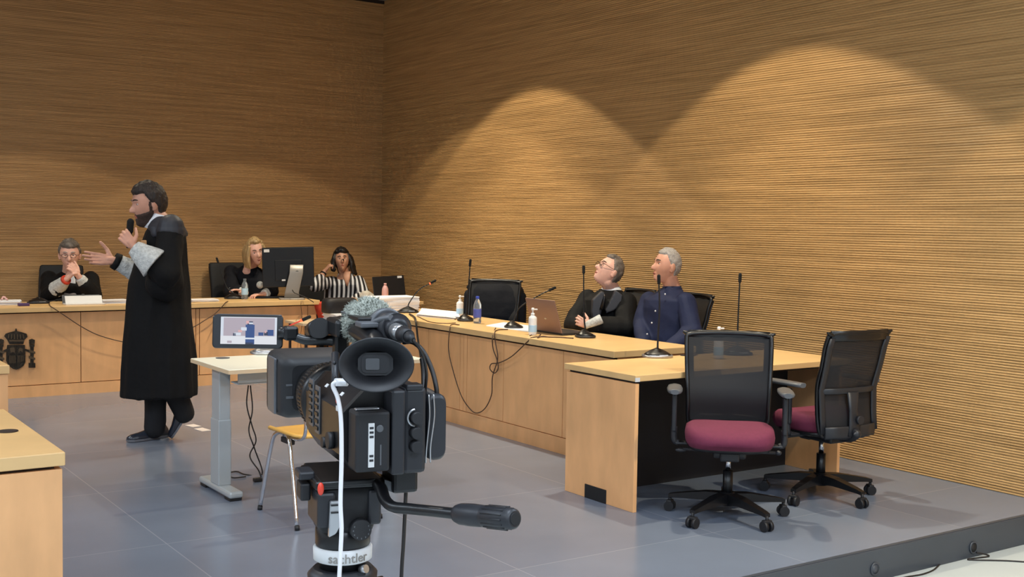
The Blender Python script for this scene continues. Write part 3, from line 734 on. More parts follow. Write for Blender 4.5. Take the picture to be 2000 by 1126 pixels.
b = B(); p = onz(8, 594, JT); tube(b, [V((p.x-.02, p.y, JT+.042)), V((p.x, p.y+.02, JT+.065)), V((p.x+.02, p.y-.01, JT+.045)), V((p.x+.03, p.y+.02, JT+.037))], .008)
solo('crumpled_tissue', b, 'pink', 'pinkish crumpled tissue on the papers at the left edge', 'tissue')
# tablet with stand on the bench
p = onz(164, 594, JT)
t = thing('tablet_computer', 'white tablet propped on its stand before the man with clasped hands', 'tablet', (p.x, p.y, JT), 0)
TM = frame((p.x, p.y, JT), 0)
b = B(); box(b, (0, .075, .068), (.325, .008, .085), TM @ Matrix.Rotation(-.35, 4, 'X'), .004); obj('back_cover', b, 'mgrey', t)
b = B(); box(b, (0, -.012, .042), (.315, .007, .074), TM @ Matrix.Rotation(-.5, 4, 'X'), .003); obj('kickstand', b, 'white_plastic', t, 'white kickstand')
b = B(); box(b, (0, .0, .006), (.33, .12, .012), TM, .003); obj('keyboard', b, 'white_plastic', t)
b = B(); box(b, (0, -.0165, .088), (.022, .003, .014), TM @ Matrix.Rotation(-.5, 4, 'X')); obj('clasp', b, 'dgrey', t)

# monitor of the blonde woman
MC = W(563, 521, 11.30); MM = frame((MC.x, MC.y, 0), 180+34.3-180-2)
MM = frame((MC.x, MC.y, 0), 18)
t = thing('computer_monitor', 'black computer monitor seen from behind beside the blonde woman', 'monitor', (MC.x, MC.y, JT))
b = B(); TL = MM @ Matrix.Translation((0, 0, MC.z)) @ Matrix.Rotation(.06, 4, 'X') @ Matrix.Rotation(-.035, 4, 'Y')
box(b, (0, 0, 0), (.50, .02, .39), TL, .006); box(b, (0, -.014, -.03), (.26, .012, .20), TL, .004); obj('display_housing', b, 'black', t)
b = B(); box(b, (-.205, -.0115, .165), (.052, .002, .028), TL); obj('sticker', b, 'label_white', t, 'white sticker')
b = B(); box(b, (-.05, -.0315, -.125), (.035, .002, .016), TL, .0005); obj('badge', b, 'label_white', t, 'small oval white badge')
# stand in front of the back
Pt, Pb = W(580, 517, 11.24), W(571, 584, 11.22)
SB = MM.copy()
b = B(); q = MM.inverted() @ Pt; q2 = MM.inverted() @ Pb
loft(b, [[V((xx+x, y0+y, z)) for x, y in rrect(w, .018, .006, 3)] for xx, y0, z, w in ((q.x, -.055, q.z, .13), (q.x-.004, -.06, q.z-.08, .13), (q2.x, -.06, .84, .135), (q2.x, -.055, JT+.012, .15))]); 
loft(b, [[V((q2.x+x, -.05+y, z)) for x, y in rrect(.24, .19, .02, 3)] for z in (JT, JT+.012)]); b.transform(MM); obj('stand', b, 'stand_grey', t, 'grey stand')
b = B(); tm = MM @ Matrix.Translation((q.x+.004, -.0665, q.z-.075)) @ Matrix.Rotation(PI/2, 4, 'X')
lathe(b, [(.0165, 0), (.019, 0), (.019, .0015), (.0165, .0015)], tm, 24); merge(b, text('hp', .024, tm)); obj('logo', b, 'dgrey', t, 'round logo reading hp')
b = B(); box(b, (0, -.13, JT+.012), (.42, .12, .02), MM @ Matrix.Translation((-.10, .28, 0)), .004); solo('keyboard', b, 'black', 'black keyboard on the judges bench behind the monitor stand', 'keyboard')
b = B(); tube(b, [W(571, 566, 11.15), W(576, 572, 11.1), W(592, 578, 11.1), W(610, 588, 11.05)]+[onz(612, 590, JT+.004)], .004)
solo('monitor_cable', b, 'cable', 'black cable running from the monitor stand to the bench edge', 'cable')
# screen on the corner desk
MC = W(760, 561, 12.0); MM = frame((MC.x, MC.y, 0), 8)
t = thing('laptop_computer', 'black laptop screen with white tag on the corner desk', 'laptop', (MC.x, MC.y, .76))
b = B(); box(b, (0, 0, 0), (.35, .012, .245), MM @ Matrix.Translation((0, 0, MC.z-.002)) @ Matrix.Rotation(-.2, 4, 'X') @ Matrix.Rotation(-.05, 4, 'Y'), .004); obj('lid', b, 'black', t)
b = B(); box(b, (.125, -.008, .105), (.05, .002, .022), MM @ Matrix.Translation((0, 0, MC.z-.002)) @ Matrix.Rotation(-.2, 4, 'X') @ Matrix.Rotation(-.05, 4, 'Y')); obj('white_tag', b, 'label_white', t)
b = B(); bx(b, (-.17, -.02, .761), (.17, .20, .775), MM, .004); obj('keyboard_base', b, 'black', t)
p = onz(786, 586, .76); b = B(); loft(b, [ering((p.x, p.y, z), (.055*k, 0, 0), (0, .03*k, 0), 20, 2.5) for z, k in ((.76, .9), (.765, 1), (.778, .9), (.784, .6))]); solo('red_pouch', b, 'red_plastic', 'small bright red pouch on the corner desk beside the pink bottle', 'pouch')
p = W(715, 576, 11.7); b = B(); ell(b, (p.x, p.y, .79), (.06, .05, .05)); ell(b, (p.x+.04, p.y, .78), (.05, .05, .035)); b = remesh(b, .008, 1, (.008, 18, (1, 1, 1))); solo('crumpled_cloth', b, 'off_white', 'crumpled pale cloth on the corner desk beside the woman in stripes', 'cloth')

# brown laptop on the side bench
LM = frame((4.90, 6.72, LT), 90)          # screen opens toward the wall side
t = thing('laptop_computer', 'open laptop with brown grey lid before the seated robed man', 'laptop', mx=LM)
b = B(); box(b, (0, .13, .009), (.36, .25, .016), LM, .004); obj('keyboard_base', b, 'dgrey', t)
LL = LM @ Matrix.Translation((0, 0, .018)) @ Matrix.Rotation(.30, 4, 'X')
b = B(); box(b, (0, 0, .122), (.36, .008, .245), LL, .003); obj('lid', b, 'brown_laptop', t)
b = B(); box(b, (0, .0045, .122), (.33, .001, .215), LL); obj('screen', b, 'black', t)
b = B(); ell(b, (0.02, -.0045, .10), (.014, .0008, .006), mi=0)
b.transform(LL); obj('logo', b, 'silver', t, 'small silver logo')

# trolley with bag and papers between the benches
CZ = .60
tp = onz(668, 628, CZ)
t = thing('side_trolley', 'low pale trolley shelf between the judges bench and the side bench', 'trolley', (tp.x, tp.y, 0))
b = B(); bx(b, (tp.x-.40, tp.y-.02, CZ-.025), (tp.x+.28, tp.y+.40, CZ), bev=.003); obj('shelf_top', b, 'pale_edge', t)
b = B(); bx(b, (tp.x-.38, tp.y, .12), (tp.x+.26, tp.y+.38, .14)); obj('lower_shelf', b, 'pale_edge', t)
for sx in (-.37, .23):
    for sy in (0, .36): 
        b = B(); bx(b, (tp.x+sx, tp.y+sy, 0), (tp.x+sx+.02, tp.y+sy+.02, CZ-.026)); obj('leg', b, 'dgrey', t)
papers('white paper stack on the low trolley under the black bag', rectc((tp.x+.12, tp.y+.18, 0), .34, .26), CZ, .07, n=7)
b = B(); p = V((tp.x+.07, tp.y+.2, CZ+.07)); loft(b, [ering(p+V((0, 0, z)), (.17*k, 0, 0), (0, .09*k, 0), 24, 4) for z, k in ((0, .95), (.01, 1), (.10, 1), (.13, .93), (.14, .8))]); solo('black_bag', b, 'bag', 'black bag on the white papers of the low trolley', 'bag')
# red bag at the end of the bench
b = B(); pts = [(627, 590, .05), (632, 603, .065), (637, 617, .07), (636, 632, .06), (630, 642, .04)]
rings = []
for (x, y, w) in pts: p = W(x-1, y, 11.25); rings.append(ering(p, RT*w, V((0, .05, 0)), 20, 2.2))
loft(b, rings); b = remesh(b, .01, 1, (.012, 9, (1, 1, .5)))
solo('red_bag', b, 'red', 'red orange cloth bag hanging at the right end of the judges bench', 'bag')

# ================================================================== CABLES ON THE BENCH FRONTS
def wire(label, pts, r=.004, m_='brown_cable', name='microphone_cable'):
    b = B(); tube(b, pts, r); solo(name, b, m_, label, 'cable')
sx_ = 4.575
wire('brown cable drooping across the judges bench from the low microphone', [onz(95, 590, JT+.004), onz(98, 597, JT+.004)]+[ony(x, y, 10.292) for x, y in ((104, 601), (125, 615), (160, 638), (195, 655), (240, 667), (275, 670))], .004)
wire('dark cable drooping left across the judges bench beside the standing man', [onz(445, 588, JT+.004), onz(440, 591, JT+.005)]+[ony(x, y, 10.292) for x, y in ((436, 596), (420, 612), (400, 625), (380, 637), (350, 650))], .004)
wire('thin cable hanging over the judges bench edge under the monitor', [onz(588, 588, JT+.004), onz(588, 592, JT+.005)]+[ony(x, y, 10.292) for x, y in ((588, 600), (590, 625), (587, 660), (589, 690))], .0025)
wire('dark cable from the bottle side microphone hanging in a long loop on the side bench', [onz(897, 634, LT+.004), onz(884, 633, LT+.004)]+[onx(x, y, sx_) for x, y in ((879, 640), (876, 680), (884, 720), (900, 770), (918, 798), (932, 806), (948, 796), (960, 770), (962, 735), (972, 700), (968, 670), (966, 650))]+[onz(972, 644, LT+.004), onz(992, 643, LT+.004)])
wire('dark cable crossing from the right microphone into a small knot on the side bench', [onz(1120, 660, LT+.004), onz(1085, 658, LT+.004), onz(1042, 658, LT+.004)]+[onx(x, y, sx_+.0) for x, y in ((1030, 667), (1000, 695), (975, 708), (960, 710), (957, 720), (966, 728), (973, 718), (970, 700), (963, 680), (962, 655))]+[onz(968, 640, LT+.004)])
wire('thin dark cable lying across the far end of the side bench', [onz(x, y, LT+.004) for x, y in ((815, 617), (840, 628), (870, 631), (890, 630))], .003)
p = onz(1060, 654, LT)
b = B(); tube(b, [onz(x, y, LT+.004) for x, y in ((1035, 655), (1045, 651), (1056, 652), (1050, 659), (1060, 656), (1074, 658))], .0035); solo('cable_coil', b, 'brown_cable', 'small loose coil of cable in front of the pump bottle by the laptop', 'cable')
b = B(); bx(b, (-.012, -.05, 0), (.012, .05, .01), frame(onz(1355, 694, FT), 60), .003); solo('dark_pen', b, 'brown_cable', 'dark pen on the front desk beside the nearest burgundy chair', 'pen')

# ================================================================== CAMCORDER ON TRIPOD
K0 = W(745, 839, 1.60); KM = frame(K0, 11.5)
def kl(x, y, D): return KM.inverted() @ W(x, y, D)
cam_t = thing('camcorder', 'large black video camera on the tripod in the foreground', 'video camera', mx=frame((K0.x, K0.y, K0.z-.055), 8))
def kobj(n, b, m_, lab=None, par=None): b.transform(KM); return obj(n, b, m_, par or cam_t, lab)
b = B(); rings = []
for y, k, dz in ((0, .97, 0), (.006, 1, 0), (.20, 1, 0), (.24, .93, 0), (.25, .85, 0)):
    w, h0, h1 = .056*k, -.054*k, .058*k
    rings.append([V((x, y, z)) for x, z in ((w, h0+.012), (w, h1-.012), (w-.012, h1), (-w+.03, h1), (-w, h1-.030), (-w, h0+.02), (-w+.014, h0), (w-.012, h0))])
loft(b, rings)
for f in b.faces: f.smooth = False
body = kobj('body', b, 'black')
b = B(); box(b, (-.024, -.022, -.008), (.048, .042, .082), bev=.004); kobj('battery', b, 'black_rubber')
b = B(); bx(b, (-.031, -.0445, -.042), (-.0225, -.0428, .018), bev=.0005); bt = kobj('battery_label', b, 'label_white', 'white label strip on the battery')
for i, z in enumerate((.010, .004, -.002, -.028, -.034)):
    b = B(); bx(b, (-.0295, -.0450, z), (-.024, -.0444, z+.003)); kobj('label_mark', b, 'dgrey', None, bt)
b = B(); tm = Matrix.Translation((-.015, -.043, .010)) @ Matrix.Rotation(PI/2, 4, 'X'); lathe(b, [(.0035, 0), (.005, 0), (.005, .001), (.0035, .001)], tm, 20); kobj('battery_logo', b, 'mgrey')
b = B(); bx(b, (-.0145, -.0436, -.040), (-.0125, -.0428, -.012)); kobj('battery_text', b, 'mgrey')
b = B(); bx(b, (-.045, -.03, .0335), (-.012, -.02, .036), bev=.001); kobj('battery_latch', b, 'silver')
b = B(); bx(b, (.003, -.040, -.056), (.022, .02, .060), bev=.003); bx(b, (.0225, -.030, -.058), (.056, .05, .062), bev=.006); bx(b, (.026, -.032, .058), (.050, -.005, .066), bev=.002); kobj('rear_block', b, 'dgrey')
for z in (.021, .000, -.019):
    b = B(); cyl(b, (.0385, -.029, z), (.0385, -.044, z), .0088, .0078, 20); kn = kobj('dial_knob', b, 'black_rubber')
    if z > .01: b = B(); tube(b, [V((.0385+math.cos(a)*.0118, -.036, z+math.sin(a)*.0118)) for a in [math.radians(d) for d in range(100, 270, 20)]], .0016, 8); kobj('knob_ring', b, 'silver', 'silver arc around the top knob', kn)
# grip with strap on the right
b = B(); loft(b, [[V((.074+x*s, y, .003+z*s)) for x, z in rrect(.030, .096, .012, 4)] for y, s in ((-.022, .86), (-.016, .97), (.05, 1), (.12, .95), (.13, .8))]); kobj('hand_grip', b, 'dgrey')
b = B()
for dx in (.0, .007): tube(b, [V((.0605+dx, -.024, .05)), V((.061+dx, -.027, .02)), V((.0575+dx*.8, -.027, -.02)), V((.057+dx, -.024, -.045))], .0011, 6)
kobj('grip_strap', b, 'silver')
b = B(); bx(b, (.018, .0, -.092), (.055, .06, -.058), bev=.005); kobj('lower_bracket', b, 'black')
# left side control panel
xs = -.0565
b = B(); bx(b, (xs-.002, .125, -.025), (xs, .150, .045)); bx(b, (xs-.002, .165, -.02), (xs, .190, .050)); pn = kobj('control_panel', b, 'mgrey')
for i in range(6):
    b = B(); bx(b, (xs-.004, .128, -.020+i*.0105), (xs-.0022, .147, -.014+i*.0105), bev=.0006); kobj('button', b, 'black', None, pn)
    b = B(); bx(b, (xs-.004, .168, -.015+i*.0105), (xs-.0022, .187, -.009+i*.0105), bev=.0006); kobj('button', b, 'black', None, pn)
b = B(); cyl(b, (xs, .05, -.02), (xs-.008, .05, -.02), .012); cyl(b, (xs, .09, -.03), (xs-.006, .09, -.03), .008); kobj('side_dial', b, 'black_rubber')
b = B(); ell(b, (xs-.001, .022, .040), (.002, .004, .004)); kobj('record_light', b, 'red_plastic', 'small red button')
b = B(); bx(b, (xs-.0015, .019, .026), (xs, .027, .033)); kobj('small_label', b, 'label_white')
b = B()
for i in range(3): 
    tm = Matrix.Translation((-.0408, .06+.045*i, .0434)) @ Matrix.Rotation(math.radians(-45), 4, 'Y'); box(b, (0, 0, .0), (.006, .012, .0012), tm)
kobj('shoulder_label', b, 'label_white')
# lens and hood
b = B(); LX = Matrix.Translation((0, 0, .006)) @ Matrix.Rotation(-PI/2, 4, 'X')
lathe(b, [(.046, .24), (.056, .245), (.058, .255), (.058, .275), (.054, .28), (.052, .285), (.052, .315), (.047, .32), (.045, .36), (.035, .362)], LX, 44); ln = kobj('lens_barrel', b, 'black')
for y0 in (.258, .29):
    b = B(); 
    for i in range(60):
        a = 2*PI*i/60; r = .0585 if y0 < .28 else .0525
        box(b, (math.cos(a)*r, y0+.008, .006+math.sin(a)*r), (.0018, .014, .0018))
    kobj('focus_ring', b, 'black_rubber', None, ln)
b = B(); rings = []
for y, s, dz in ((.352, .72, 0), (.36, .9, 0), (.372, 1., 0), (.42, 1.06, 0), (.45, 1.08, 0)): rings.append([V((-.004+x*s, y, .012+z*s)) for x, z in rrect(.128, .104, .016, 5)])
for y, s in ((.45, 1.02), (.38, .86)): rings.append([V((-.004+x*s, y, .012+z*s)) for x, z in rrect(.128, .104, .016, 5)])
loft(b, rings); hd = kobj('lens_hood', b, 'black_rubber')
b = B(); bx(b, (-.0735, .385, -.035), (-.0690, .44, .058), bev=.001); kobj('hood_edge', b, 'mgrey', 'grey side of the hood', hd)
b = B(); bx(b, (-.060, .3505, -.005), (-.048, .3525, -.001)); bx(b, (-.060, .3505, .016), (-.050, .3525, .019)); kobj('hood_mark', b, 'mgrey', None, hd)
# top handle
b = B(); tube(b, [V((.0, .0, .062)), V((.0, .01, .105)), V((.0, .05, .122)), V((.0, .16, .130)), V((-.004, .22, .128))], [.013, .015, .015, .015, .014], 12)
box(b, (-.004, .20, .126), (.040, .07, .028), bev=.006); box(b, (-.004, .215, .090), (.022, .024, .07), bev=.004); box(b, (0, .12, .148), (.03, .10, .006), bev=.002); kobj('top_handle', b, 'black')
b = B(); bx(b, (-.016, .14, .1505), (.014, .17, .153), bev=.001); bx(b, (-.018, .045, .138), (.010, .08, .146), bev=.002); kobj('accessory_shoe', b, 'mgrey')
b = B(); cyl(b, kl(655, 690, 1.72), kl(655, 760, 1.68), .006); ell(b, kl(653, 708, 1.66), (.003, .003, .003)); ell(b, kl(654, 736, 1.66), (.002, .002, .002)); kobj('front_post', b, 'dgrey')
# viewfinder
Ec = kl(735, 712, 1.475); En = (kl(745, 722, 1.30)-Ec).normalized(); Ef = Ec - En*.13
b = B(); A = aim(Ec - En*.05, Ec); sq = (.0475, .0345)
prof = [(.45, -.005), (.55, .0), (.62, .02), (.80, .036), (1.0, .05), (1.02, .0525), (.97, .0525), (.62, .030), (.50, .016), (.40, .014)]
loft(b, [[(A @ V((math.cos(a)*sq[0]*k, math.sin(a)*sq[1]*k, z))) for a in [2*PI*i/40 for i in range(40)]] for k, z in prof]); ey = kobj('eyecup', b, 'black_rubber')
b = B(); Q = A @ Matrix.Translation((0, 0, .0165)); 
for s_, dz in ((1, 0), (.8, .0015)): loft(b, [[Q @ V((x*s_, z*s_, dz+d)) for x, z in rrect(.046, .030, .009, 4)] for d in (0, .002)])
kobj('eyepiece_frame', b, 'dgrey', None, ey)
b = B(); loft(b, [[Q @ V((-.004+x, z, .0042+d)) for x, z in rrect(.018, .015, .002, 3)] for d in (0, .001)]); kobj('eyepiece_glass', b, 'mgrey', None, ey)
b = B(); tube(b, [Ec-En*.052, Ec-En*.09, V((.01, .03, .085)), V((.012, .10, .10))], [.026, .023, .02], 14); kobj('viewfinder_tube', b, 'black')
# flip out screen
SCc = W(484.5, 647, 1.80); SM = frame(SCc, 21.5, 0) @ Matrix.Rotation(-.22, 4, 'X') @ Matrix.Rotation(.02, 4, 'Y')
b = B(); loft(b, [[SM @ V((x*s, y, z*s)) for x, z in rrect(.1075, .052, .006, 4)] for y, s in ((-.005, .97), (-.0035, 1), (.006, 1), (.008, .96))]); sc = obj('flip_screen', b, 'screen_bezel', cam_t)
b = B(); box(b, (.002, .0015, .0262), (.098, .008, .0012), SM); obj('screen_top_edge', b, 'mgrey', sc, 'grey top edge')
# picture shown on the screen
def em(n, c, s=.9): return mat(n, '000000', .3, emis=c, estr=s)
SMats = [em('screen_wall', 'B5A9B4'), em('screen_white', 'E4E6EC'), em('screen_blue', '2F4C86'), em('screen_dark', '2B3350'), em('screen_pink', 'E0B0B0'), em('screen_pale', 'D8E0EC')]
b = B()
def sp(x0, z0, x1, z1, mi, lift):   # in screen units 0..1
    X = lambda u: -.0415+.0855*u; Z = lambda v: -.0205+.0425*v
    bx(b, (X(x0), -.0056-lift, Z(z0)), (X(x1), -.0052, Z(z1)), SM, mi=mi)
sp(0, 0, 1, 1, 0, 0); sp(0, 0, 1, .30, 1, .0001); sp(0, .97, 1, 1, 1, .0001); sp(0, .3, .05, 1, 5, .0001); sp(.96, .3, 1, .97, 5, .0001)
sp(.44, .0, .60, .72, 2, .0002); sp(.44, .18, .60, .24, 5, .0003); sp(.44, 0, .58, .06, 3, .0003); sp(.47, .72, .57, .84, 3, .0002); sp(.45, .76, .50, .86, 4, .0004); sp(.50, .74, .57, .80, 5, .0004)
sp(.36, .50, .46, .62, 5, .0003); sp(.31, .44, .38, .52, 4, .0003); sp(.24, .32, .36, .42, 5, .0002); sp(.22, .30, .27, .40, 3, .0002)
sp(.67, .32, .76, .44, 2, .0002); sp(.77, .33, .84, .46, 3, .0002); sp(.83, .32, .94, .54, 2, .0002); sp(.78, .42, .81, .50, 4, .0003); sp(.12, .04, .2, .12, 0, .0002)
o = obj('screen_picture', b, SMats, sc, 'lit screen showing the robed man')
# screen arm
b = B(); tube(b, [W(552, 648, 1.80), W(562, 650, 1.80)], .010, 12, sm=False); box(b, kl(567, 650, 1.80), (.022, .022, .022), bev=.004)
tube(b, [kl(576, 657, 1.80), kl(600, 664, 1.80), kl(640, 664, 1.80), kl(668, 668, 1.80)], [.007, .008, .009], 10)
bb = B(); cyl(bb, W(545, 648, 1.80), W(566, 650, 1.80), .009); 
b.transform(KM); merge(b, bb); obj('screen_arm', b, 'black', cam_t)
b = B(); cyl(b, kl(615, 645, 1.84), kl(625, 640, 1.78), .016); kobj('hinge_barrel', b, 'black')

# microphone with wind cover on the camcorder
a0, a1, a2, a3, a4 = W(712, 628, 1.80), W(742, 634, 1.70), W(775, 641, 1.63), W(784, 652, 1.60), W(803, 661, 1.57)
t = thing('shotgun_microphone', 'camera microphone in a furry grey green wind cover on top of the video camera', 'microphone', mx=frame(a1, 8))
A = aim(W(700, 626, 1.85), a2)
b = B(); ell(b, W(718, 629, 1.735), (.037, .037, .050), A.to_3x3(), u=48, v=32)
for v in b.verts: v.co += v.normal*(.004*noise.noise(v.co*90)+.003*noise.noise(v.co*210))
fw = list(b.faces); rnd = random.Random(7); ctr = W(718, 629, 1.735)
tufts = B()
for i in range(3500):
    f = rnd.choice(fw); c = f.calc_center_median(); n_ = (f.normal+V((rnd.uniform(-.6, .6), rnd.uniform(-.6, .6), rnd.uniform(-.9, .2)))).normalized(); L_ = rnd.uniform(.003, .0075)
    x = n_.orthogonal().normalized()*.0008; y = n_.cross(x)
    vs = [tufts.verts.new(c+x), tufts.verts.new(c-x*.5+y*.9), tufts.verts.new(c-x*.5-y*.9), tufts.verts.new(c+n_*L_)]
    for q in ((0, 1, 3), (1, 2, 3), (2, 0, 3)): tufts.faces.new([vs[k] for k in q])
merge(b, tufts); obj('wind_cover', b, 'fur', t)
b = B(); cyl(b, W(748, 635, 1.69), a2, .0235, .022, 28); cyl(b, a2, a2+(a3-a2)*.4, .020, .014, 24); obj('microphone_barrel', b, 'dgrey', t)
b = B(); d = (a2-W(735, 634, 1.72)).normalized(); A = aim(W(751, 636, 1.68), a2); lathe(b, [(.024, 0), (.0265, .001), (.0265, .013), (.024, .014)], A, 32); box(b, a1+d*.012-RT*.008+UP*.03+d*.01, (.045, .010, .012), frame((0, 0, 0), 0), 0) if False else None; obj('holder_ring', b, 'mgrey', t)
b = B(); q0, q1 = W(722, 634, 1.655), W(764, 620, 1.62); tube(b, [q0, (q0+q1)/2+UP*.002, q1], .0048, 8); obj('clamp_strap', b, 'mgrey', t)
b = B(); cyl(b, W(772, 644, 1.61), W(786, 651, 1.59), .0105); cn = obj('connector', b, 'silver', t, 'silver cable connector')
b = B(); cyl(b, W(786, 651, 1.59), W(798, 657, 1.575), .0115, .0095); cyl(b, W(798, 657, 1.575), W(807, 664, 1.565), .0085, .004); obj('connector_sleeve', b, 'black_rubber', cn)
wire('thin black cable curving from the furry microphone down to the video camera', [W(x, y, D) for x, y, D in ((806, 663, 1.565), (818, 678, 1.57), (828, 700, 1.58), (833, 730, 1.60), (830, 765, 1.62))], .0022, 'cable', 'camera_cable')
wire('thick black cable arching over the right side of the video camera', [W(x, y, D) for x, y, D in ((788, 668, 1.66), (806, 668, 1.65), (826, 685, 1.64), (843, 720, 1.63), (852, 755, 1.62), (854, 782, 1.62))], .0034, 'cable', 'camera_cable')
wire('black cable dropping over the far end of the side bench from its microphone', [onz(800, 613, LT+.008), onz(808, 618, LT+.008)]+[onx(x, y, 4.565) for x, y in ((812, 626), (816, 660), (822, 700), (828, 760), (826, 800))], .008, 'cable')
wire('short thick black cable standing behind the right side of the video camera', [W(x, y, D) for x, y, D in ((824, 700, 1.66), (827, 725, 1.65), (828, 768, 1.62))], .0036, 'cable', 'camera_cable')
b = B(); tube(b, [W(677, 746, 1.50), W(664, 745, 1.50), W(652, 748, 1.50), W(651, 756, 1.50), W(660, 778, 1.50), W(666, 820, 1.50), W(667, 900, 1.50), W(665, 980, 1.50), W(667, 1030, 1.50), W(665, 1080, 1.5), W(662, 1140, 1.5)], .0029, 10)
tube(b, [W(662, 1140, 1.5), V((.66, 1.30, .75)), V((.66, 1.28, .3)), V((.70, 1.30, LZ+.03)), V((.8, 1.1, LZ+.006)), V((1.2, .7, LZ+.006))], .0029, 8)
cyl(b, W(655, 746, 1.50), W(678, 746, 1.51), .0052); solo('white_cable', b, 'white_cable', 'white cable hanging down the left of the video camera rear', 'cable')
wire('black cable hanging to the floor behind the tripod pan handle', [W(793, 955, 1.64), W(791, 1000, 1.64), W(788, 1060, 1.64), W(784, 1130, 1.64), W(780, 1300, 1.66), V((.80, 1.46, LZ+.1)), V((.84, 1.5, LZ+.006)), V((1.1, 1.6, LZ+.006))], .0028, 'cable', 'camera_cable')

# tripod
T0 = W(670, 1000, 1.66); TX = frame((T0.x, T0.y, 0), 14)
t = thing('tripod', 'black tripod with fluid head and grey bowl ring carrying the video camera', 'tripod', mx=frame((T0.x, T0.y, LZ), 14))
def tl(x, y, D=1.62): return TX.inverted() @ W(x, y, D)
def tobj(n, b, m_, lab=None, par=None): b.transform(TX); return obj(n, b, m_, par or t, lab)
zz = lambda y: W(670, y, 1.66).z
b = B(); bx(b, (-.050, -.05, zz(938)), (.048, .07, zz(921)), bev=.003); bx(b, (-.043, -.055, zz(932)), (.043, .08, zz(919)-.001), bev=.002); tobj('quick_release_plate', b, 'black')
b = B(); prism(b, [(.046, zz(922)), (.062, zz(930)), (.062, zz(950)), (.046, zz(940))], .05, Matrix.Translation((0, -.06, 0))); tobj('plate_wedge', b, 'mgrey', 'grey wedge beside the plate')
b = B(); bx(b, (-.067, -.02, zz(926)), (-.044, .02, zz(910)), bev=.003); tobj('plate_lock', b, 'dgrey')
b = B(); bx(b, (-.064, -.015, zz(968)), (-.049, .02, zz(934)), bev=.003); tobj('tilt_lock_lever', b, 'black_rubber')
b = B(); ell(b, (-.0445, -.062, zz(931)), (.0045, .004, .009)); tobj('release_button', b, 'red_plastic', 'red release button')
b = B(); loft(b, [[V((x*s, y*s, z)) for x, y in rrect(.088, .088, .018, 4)] for z, s in ((zz(1026), .86), (zz(1010), .93), (zz(960), 1), (zz(939), 1))]); tobj('fluid_head', b, 'black_matt')
b = B(); bx(b, (.026, -.048, zz(1012)), (.045, .03, zz(944)), bev=.004); bx(b, (-.046, -.048, zz(1012)), (-.020, .03, zz(944)), bev=.004); tobj('head_cheek', b, 'dgrey')
b = B(); prism(b, [(-.030, zz(958)), (-.016, zz(958)), (-.016, zz(1005)), (-.022, zz(1020)), (-.032, zz(1026)), (-.031, zz(990))], .008, Matrix.Translation((0, -.058, 0)), bev=.001)
bx(b, (-.0295, -.0605, zz(966)), (-.0165, -.0575, zz(963)), mi=1); bx(b, (-.0295, -.0605, zz(980)), (-.0165, -.0575, zz(977)), mi=1); tobj('drag_lever', b, ['silver', 'black'], 'silver drag lever')
b = B(); q = V((.014, -.046, zz(1017))); cyl(b, q, q+V((0, -.012, 0)), .0155, .0145, 32); dl = tobj('drag_dial', b, 'black_rubber')
b = B()
for k in range(9): a = math.radians(-210+k*30); box(b, q+V((math.cos(a)*.0115, -.0122, math.sin(a)*.0115)), (.0014, .001, .0022))
tobj('dial_mark', b, 'mgrey', None, dl)
prof = [(.034, zz(1108)), (.034, zz(1094)), (.0395, zz(1090)), (.042, zz(1088)), (.0425, zz(1064)), (.0405, zz(1060))]
b = B(); lathe(b, [(.038, zz(1062)), (.0395, zz(1058)), (.0395, zz(1028)), (.036, zz(1024))], None, 44); tobj('bowl_base', b, 'black')
b = B(); lathe(b, [(.0395, zz(1090)), (.042, zz(1088)), (.0425, zz(1066)), (.040, zz(1062))], None, 48); rg = tobj('bowl_ring', b, 'label_white', 'pale grey bowl ring with lettering')
tx = text('sachtler', .019, Matrix.Identity(4), .0006)
for v in tx.verts:
    a = v.co.x/.0427; r = .0428+v.co.z; v.co = V((math.sin(a)*r+.0, -math.cos(a)*r, zz(1077)+v.co.y))
tobj('ring_lettering', tx, 'stand_grey', None, rg)
b = B(); lathe(b, [(.030, zz(1112)), (.033, zz(1110)), (.033, zz(1094)), (.036, zz(1090))], None, 40); tobj('bowl_clamp', b, 'black')
b = B(); lathe(b, [(.03, zz(1160)), (.046, zz(1155)), (.048, zz(1118)), (.040, zz(1106))], None, 32, ex=1.05); tobj('tripod_crown', b, 'dgrey')
b = B(); cyl(b, V((.020, -.03, zz(1104))), V((.026, -.038, zz(1100))), .006); tobj('bubble_level', b, 'silver')
for k in range(3):
    a = math.radians(90+120*k); d = V((math.cos(a), math.sin(a), 0)); s = V((-d.y, d.x, 0))
    b = B(); top = d*.045+V((0, 0, zz(1135)))
    for sg in (-1, 1): cyl(b, top+s*sg*.020, d*.24+s*sg*.016+V((0, 0, .45)), .010)
    box(b, d*.24+V((0, 0, .45)), (.05, .05, .05), None, .008)
    lg = tobj('leg', b, 'black')
    b = B(); cyl(b, d*.24+V((0, 0, .45)), d*.40+V((0, 0, LZ+.02)), .010); tobj('lower_tube', b, 'dgrey', None, lg)
    b = B(); ell(b, d*.40+V((0, 0, LZ+.016)), (.02, .02, .016)); tobj('rubber_foot', b, 'black_rubber', None, lg)
b = B(); pts = [W(738, 945, 1.62), W(745, 955, 1.60), W(752, 975, 1.57), W(768, 989, 1.54), W(800, 993, 1.52), W(850, 998, 1.48), W(895, 1003, 1.45)]
tube(b, pts, [.0085, .0085, .0075, .0072, .0072], 14); ph = obj('pan_handle', b, 'black', t)
b = B(); g0, g1 = W(890, 1002, 1.455), W(1006, 1013, 1.37); n_ = (g1-g0).normalized(); A = aim(g0, g1); L_ = (g1-g0).length
